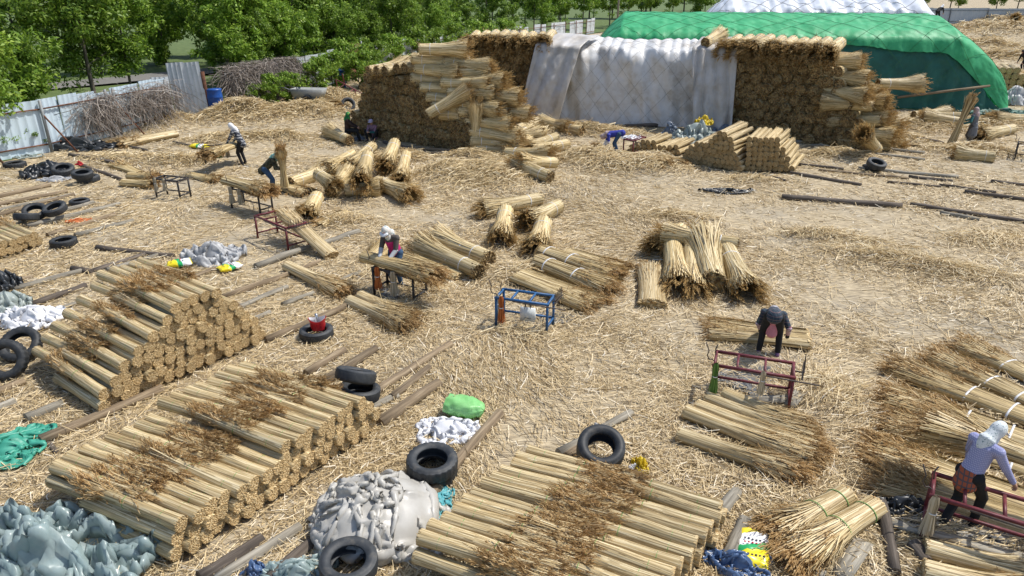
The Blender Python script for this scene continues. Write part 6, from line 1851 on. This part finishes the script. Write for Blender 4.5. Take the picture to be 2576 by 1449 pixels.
def ik(a, b, l1, l2, pole):
    a, b, pole = Vector(a), Vector(b), Vector(pole)
    d = b - a; L = min(d.length, (l1 + l2) * .998)
    dn = d.normalized(); b = a + dn * L
    x = (l1 * l1 - l2 * l2 + L * L) / (2 * L)
    h = math.sqrt(max(0, l1 * l1 - x * x))
    pv = pole - dn * pole.dot(dn)
    pv = pv.normalized() if pv.length > 1e-5 else Vector((1, 0, 0))
    return a + dn * x + pv * h, b

def person(label, loc, yaw, pelvis=(0, 0, .86), lean=10, feet=((-.11, 0), (.11, 0)), hands=((-.2, .25, .8), (.2, .25, .8)), look=None, scale=1.0, twist=0,
           top='c_black', sleeve=None, forearm=None, legs='c_black', shoes='c_black', scarf=None, cap=None, visor=None, gloves=None, apron=None, skirt=None, vox=.016, knee_out=.15, vest=None, belt=None, elbow=(0, -.4, -1), collar=None):
    root = empty('person', loc, yaw); root.scale = (scale,) * 3; tag(root, label, 'person', 'people working in the reed yard')
    P = Vector(pelvis); a = R(lean)
    s = Vector((0, math.sin(a), math.cos(a)))
    fw = Vector((0, math.cos(a), -math.sin(a)))
    rx = Vector((math.cos(R(twist)), math.sin(R(twist)), 0))
    waist, chest, neckb = P + s * .14, P + s * .34, P + s * .47
    la = R(look if look is not None else lean * .6)
    hd = Vector((0, math.sin(la), math.cos(la))); hf = Vector((0, math.cos(la), -math.sin(la)))
    head = neckb + hd * .17 + hf * .02
    sh = [neckb - s * .055 - rx * .165, neckb - s * .055 + rx * .165]
    hp = [P + Vector((-.085, 0, -.02)), P + Vector((.085, 0, -.02))]
    el, wr, kn, an = [], [], [], []
    for i, sg in ((0, -1), (1, 1)):
        e, w_ = ik(sh[i], hands[i], .27, .25, (sg * .6 + elbow[0], elbow[1], elbow[2])); el.append(e); wr.append(w_)
        f = feet[i]
        ank = Vector((f[0], f[1] - .03, f[2] + .08 if len(f) > 2 else .08))
        k_, ank = ik(hp[i], ank, .41, .40, (sg * knee_out, 1, .1)); kn.append(k_); an.append(ank)
    C = []
    T = lambda v: tuple(v)
    # body
    C += [capsule(P, waist, .125, .11), capsule(waist, chest, .11, .13), capsule(chest, neckb, .125, .07), capsule(neckb, head, .05, .055)]
    Mh = np.array((Vector((1, 0, 0)), hf, hd)).T
    C.append(ellipsoid(head, .075, .092, .112, M3=Mh))
    C.append(capsule(head + hf * .085 + hd * .01, head + hf * .108 - hd * .02, .010, .016, 8))                 # nose
    C.append(capsule(head + hf * .05 - hd * .085, head + hf * .065 - hd * .09, .035, .03, 8))                   # chin
    for sg in (-1, 1): C.append(capsule(head + Vector((sg * .074, 0, 0)) - hd * .02, head + Vector((sg * .08, 0, 0)) + hd * .02, .014, .018, 8))
    for i, sg in ((0, -1), (1, 1)):
        C += [capsule(neckb - s * .05, sh[i], .07, .06), capsule(sh[i], el[i], .05, .04), capsule(el[i], wr[i], .04, .027)]
        C += [capsule(hp[i], kn[i], .082, .055), capsule(kn[i], an[i], .052, .036), capsule(an[i], an[i] + Vector((0, .13, -.05)), .036, .028)]
    body = blob('body', C, M['skin'], root, vox)
    # hands: palm, four fingers, thumb
    for i, sg in ((0, -1), (1, 1)):
        d = (wr[i] - el[i]).normalized()
        side = d.cross(Vector((0, 0, 1)));
        if side.length < .2: side = Vector((1, 0, 0))
        side.normalize(); nrm = side.cross(d).normalized(); side = side * sg
        H = [capsule(wr[i] - d * .01, wr[i] + d * .055, .026, .030), capsule(wr[i] + d * .03 - side * .018, wr[i] + d * .075 - side * .022, .018, .016), capsule(wr[i] + d * .03 + side * .018, wr[i] + d * .072 + side * .022, .018, .015)]
        for q, (o_, l_) in enumerate(((-.030, .055), (-.010, .066), (.010, .062), (.030, .048))):
            b0 = wr[i] + d * .075 + side * o_
            b1 = b0 + (d * .8 - nrm * .5) * l_ * .55; b2 = b1 + (d * .25 - nrm * .9) * l_ * .55
            H += [capsule(b0, b1, .0095, .009, 6), capsule(b1, b2, .009, .0075, 6)]
        t0 = wr[i] + d * .025 - side * .026; t1 = t0 + (d * .6 - side * .8).normalized() * .035; t2 = t1 + (d * .9 - nrm * .4).normalized() * .028
        H += [capsule(t0, t1, .012, .011, 6), capsule(t1, t2, .011, .008, 6)]
        blob('hand', H, M[gloves] if gloves else M['skin'], body, .0055, 1)
    for sg in (-1, 1):
        V, Q = ellipsoid(head + hf * .082 + hd * .012 + Vector((sg * .030, 0, 0)), .011, .008, .006, 8, Mh); link('eye', qmesh('eye', V, Q, [M['eye']], smooth=True), body)
    V, Q = ellipsoid(head + hf * .088 - hd * .052, .022, .008, .007, 8, Mh); link('mouth', qmesh('mouth', V, Q, [M['lip']], smooth=True), body)
    # clothes
    hem = P - s * .10
    C = [capsule(hem, waist, .150, .138), capsule(waist, chest, .138, .152), capsule(chest, neckb - s * .02, .148, .085)]
    J = []
    for i in (0, 1):
        C.append(capsule(neckb - s * .06, sh[i], .085, .078))
        J.append([capsule(sh[i], el[i], .074, .058), capsule(el[i], wr[i] - (wr[i] - el[i]) * .06, .056, .042)])
    if sleeve or forearm:
        blob('jacket', C, M[top], root, vox)
        for i in (0, 1):
            blob('sleeve', [J[i][0]], M[sleeve or top], root, vox)
            blob('forearm_sleeve', [capsule(el[i], wr[i] - (wr[i] - el[i]) * .06, .060, .046)], M[forearm or sleeve or top], root, vox)
    else:
        blob('jacket', C + J[0] + J[1], M[top], root, vox)
    if vest:
        blob('vest', [capsule(P - s * .02, waist, .156, .145), capsule(waist, chest - s * .02, .146, .157), capsule(chest - s * .02, neckb - s * .07, .155, .11)], M[vest], root, vox)
    if apron:
        blob('apron', [capsule(P + s * .06 + fw * .06, waist + fw * .06, .115, .12), capsule(waist + fw * .06, chest + fw * .06, .12, .115), capsule(waist + fw * .06, waist + fw * .08 - Vector((0, 0, .26)), .10, .11)], M[apron], root, vox)
    if belt:
        blob('shirt_tail', [capsule(P - s * .13, P - s * .02, .156, .152)], M[belt], root, vox)
    if skirt:
        blob('smock_skirt', [capsule(P + s * .05, P - Vector((0, 0, .12)), .155, .19), capsule(P - Vector((0, 0, .12)), P - Vector((0, 0, .34)), .19, .21)], M[skirt], root, vox)
    C = [capsule(P, P - s * .03, .138, .142)]
    for i in (0, 1):
        C += [capsule(P, hp[i], .12, .105), capsule(hp[i], kn[i], .104, .073), capsule(kn[i], an[i] + Vector((0, 0, .02)), .072, .056)]
    blob('trousers', C, M[legs], root, vox)
    for i in (0, 1):
        fo = an[i]
        blob('shoe', [capsule(fo + Vector((0, -.03, -.045)), fo + Vector((0, .15, -.048)), .043, .036), capsule(fo + Vector((0, -.02, -.02)), fo + Vector((0, .06, -.04)), .042, .040)], M[shoes], root, .012, 2)
    if scarf:
        H = [ellipsoid(head - hf * .012 + hd * .012, .094, .108, .128, M3=Mh), capsule(head - hf * .05 - hd * .05, neckb - hf * .05 + hd * .0, .08, .10), capsule(neckb - fw * .06, neckb - fw * .08 - s * .08, .11, .07),
             capsule(head - hd * .10 + hf * .03, neckb + hf * .06, .07, .075)]
        blob('headscarf', H, M[scarf], root, .012, 2)
        # face opening: the face stays visible in front of the scarf
        V, Q = ellipsoid(head + hf * .045 - hd * .01, .064, .062, .088, M3=Mh)
        link('face', qmesh('face', V, Q, [M['skin']], smooth=True), body)
    else:
        V, Q = ellipsoid(head - hf * .014 + hd * .02, .084, .098, .110, M3=Mh); link('hair', qmesh('hair', V, Q, [M['hair']], smooth=True), root)
    if cap:
        V, Q = ellipsoid(head + hd * .045, .092, .105, .085, M3=Mh); link('cap', qmesh('cap', V, Q, [M[cap]], smooth=True), root)
    if visor or cap:
        n = 12; parts = []
        th = np.linspace(-1.15, 1.15, n)
        rows = []
        for rr_i, dz in ((.095, .045), (.165, .02)):
            rows.append([np.array(head + hf * (rr_i * math.cos(t_)) + Vector((1, 0, 0)) * (.092 * math.sin(t_) * (rr_i / .12)) + hd * dz) for t_ in th])
        V = np.array(rows).reshape(-1, 3); Q = grid(2, n)
        o = link('visor', qmesh('visor', V, Q, [M[visor or cap]]), root); so = o.modifiers.new('t', 'SOLIDIFY'); so.thickness = .006
    return root

def at(u, v): 
    p = G(u, v); p.z = max(0, hz(p) - .02); return p

person('worker in black and white checked jacket with white head cloth', at(612, 414), R(75), lean=28, pelvis=(0, -.05, .87), hands=((-.22, .44, .78), (.20, .42, .80)), top='c_plaid', legs='c_black', scarf='c_white', scale=1.02, look=35)
person('worker in camouflage jacket and jeans bending behind a bench', at(686, 486), R(-75), lean=48, pelvis=(0, -.15, .84), feet=((-.13, -.05), (.12, .08)), hands=((-.05, .40, .72), (.12, .42, .82)), top='c_camo', legs='c_jeans', scarf='c_mint', look=40)
person('worker in pink vest with floral scarf tying a bundle', at(998, 724), R(155), lean=24, pelvis=(0, -.05, .87), hands=((-.13, .40, .84), (.10, .42, .86)), top='c_greybrown', sleeve='c_greybrown', forearm='c_greysleeve', vest='c_pink', legs='c_jeans', scarf='c_floral', visor='c_white', gloves='c_bluegloves', look=38, vox=.013)
person('bending worker in blue and white jersey by the red bench', at(1547, 394), R(80), lean=98, pelvis=(0, -.12, .85), feet=((-.12, 0), (.12, -.06)), hands=((-.10, .42, .38), (.14, .48, .30)), top='c_bluewhite', sleeve='c_bluewhite', forearm='c_white', legs='c_jeans', scarf='c_pinkscarf', look=110)
person('worker in dark plaid shirt bending down, seen from behind', at(1932, 890), R(-20), lean=108, pelvis=(0, -.18, .86), feet=((-.17, -.02), (.16, 0)), hands=((-.20, .42, .30), (.30, .30, .32)), top='c_darkplaid', sleeve='c_darkplaid', forearm='c_stripe', apron='c_pinkapron', legs='c_black', shoes='c_purple', scarf='c_greyscarf', gloves='c_black', look=125, vox=.012)
person('worker in lilac gingham blouse and sun bonnet carrying reeds', at(2412, 1318), R(-70), lean=20, pelvis=(0, -.08, .85), feet=((-.05, -.20), (.08, .16)), hands=((-.32, .30, .72), (.30, .34, .76)), top='c_gingham', belt='c_orangecheck', legs='c_black', scarf='c_dots', visor='c_white', look=35, vox=.011, scale=.96)
person('worker in grey smock holding an upright reed bunch', at(2437, 367), R(25), lean=4, hands=((-.40, .18, .95), (-.22, .28, 1.05)), top='c_greydress', sleeve='c_teal', forearm='c_teal', skirt='c_greydress', legs='c_greybrown', scarf='c_pinkscarf', scale=1.0)
person('seated worker in dark jacket and green headscarf on a bundle', at(880, 356), R(-80), pelvis=(0, -.05, .52), lean=4, feet=((-.10, .42), (.10, .48)), hands=((-.08, .38, .62), (.10, .36, .62)), top='c_brownblack', legs='c_black', scarf='c_greenscarf', knee_out=.1, look=8)
person('seated worker in mauve shirt and cap with knees drawn up', at(940, 352), R(165), pelvis=(0, -.10, .22), lean=22, feet=((-.14, .36), (.14, .38)), hands=((-.04, .42, .42), (.06, .44, .44)), top='c_mauve', sleeve='c_mauve', forearm='c_teal', legs='c_black', cap='c_cap', knee_out=.3, look=12)
pf = Vector((66, 118, 1.2))
person('distant worker bending on heaps before the back fence', pf, R(-60), lean=60, hands=((-.2, .4, .7), (.2, .45, .7)), top='c_black', legs='c_black', scarf='c_white', scale=1.9, vox=.03)
pr_ = at(2572, 182)
person('dark clad worker cut by the right edge beyond green heap', pr_, R(100), lean=40, hands=((-.2, .4, .6), (.2, .45, .6)), top='c_black', legs='c_black', scarf='c_brownblack', scale=1.15, vox=.025)

# bunches of reeds held upright
def bunch(p, d, L, r, label, seed, plume=60, lean=0):
    prof = [(0, r * 1.3), (L * .25, r * .9), (L * .5, r * .8), (L * .8, r), (L, r * 1.2)]
    st, pm = reed('held_bunch', L * .9, prof, n=220, w=.012, butt=0, plume=(plume, L * .6, L * .9, .3, .05), seed=seed, mats=('reed_loose', 'core', 'butt', 'plume'), spread=.06)
    root = empty('reed_bunch'); place(root, p, d); tag(root, label, 'reed bunch')
    link('stalks', st, root); link('plume', pm, root)
b = at(686, 486); bunch(b + Vector((.45, -.05, .25)), (.02, .0, 1), 1.35, .11, 'upright reed bunch held by the camouflage worker', 1)
b = at(2437, 367); bunch(b + Vector((-.75, .05, .05)), (.28, .1, 1), 2.3, .13, 'tall reed bunch held by the grey smock worker', 2, plume=40)
b = at(1547, 394); bunch(b + Vector((-.15, -.15, .02)), (-.6, -.35, .35), 1.0, .12, 'short reeds gathered by the blue jersey worker', 3, plume=20)
sheaf((2700, 1215), (2285, 1062), .20, 'reeds carried under the arm of the bonnet worker', flat=.75, fan=.7, n=520, plume=170, z=.72, z2=.80, group=None, waist=.75, plen=.4)
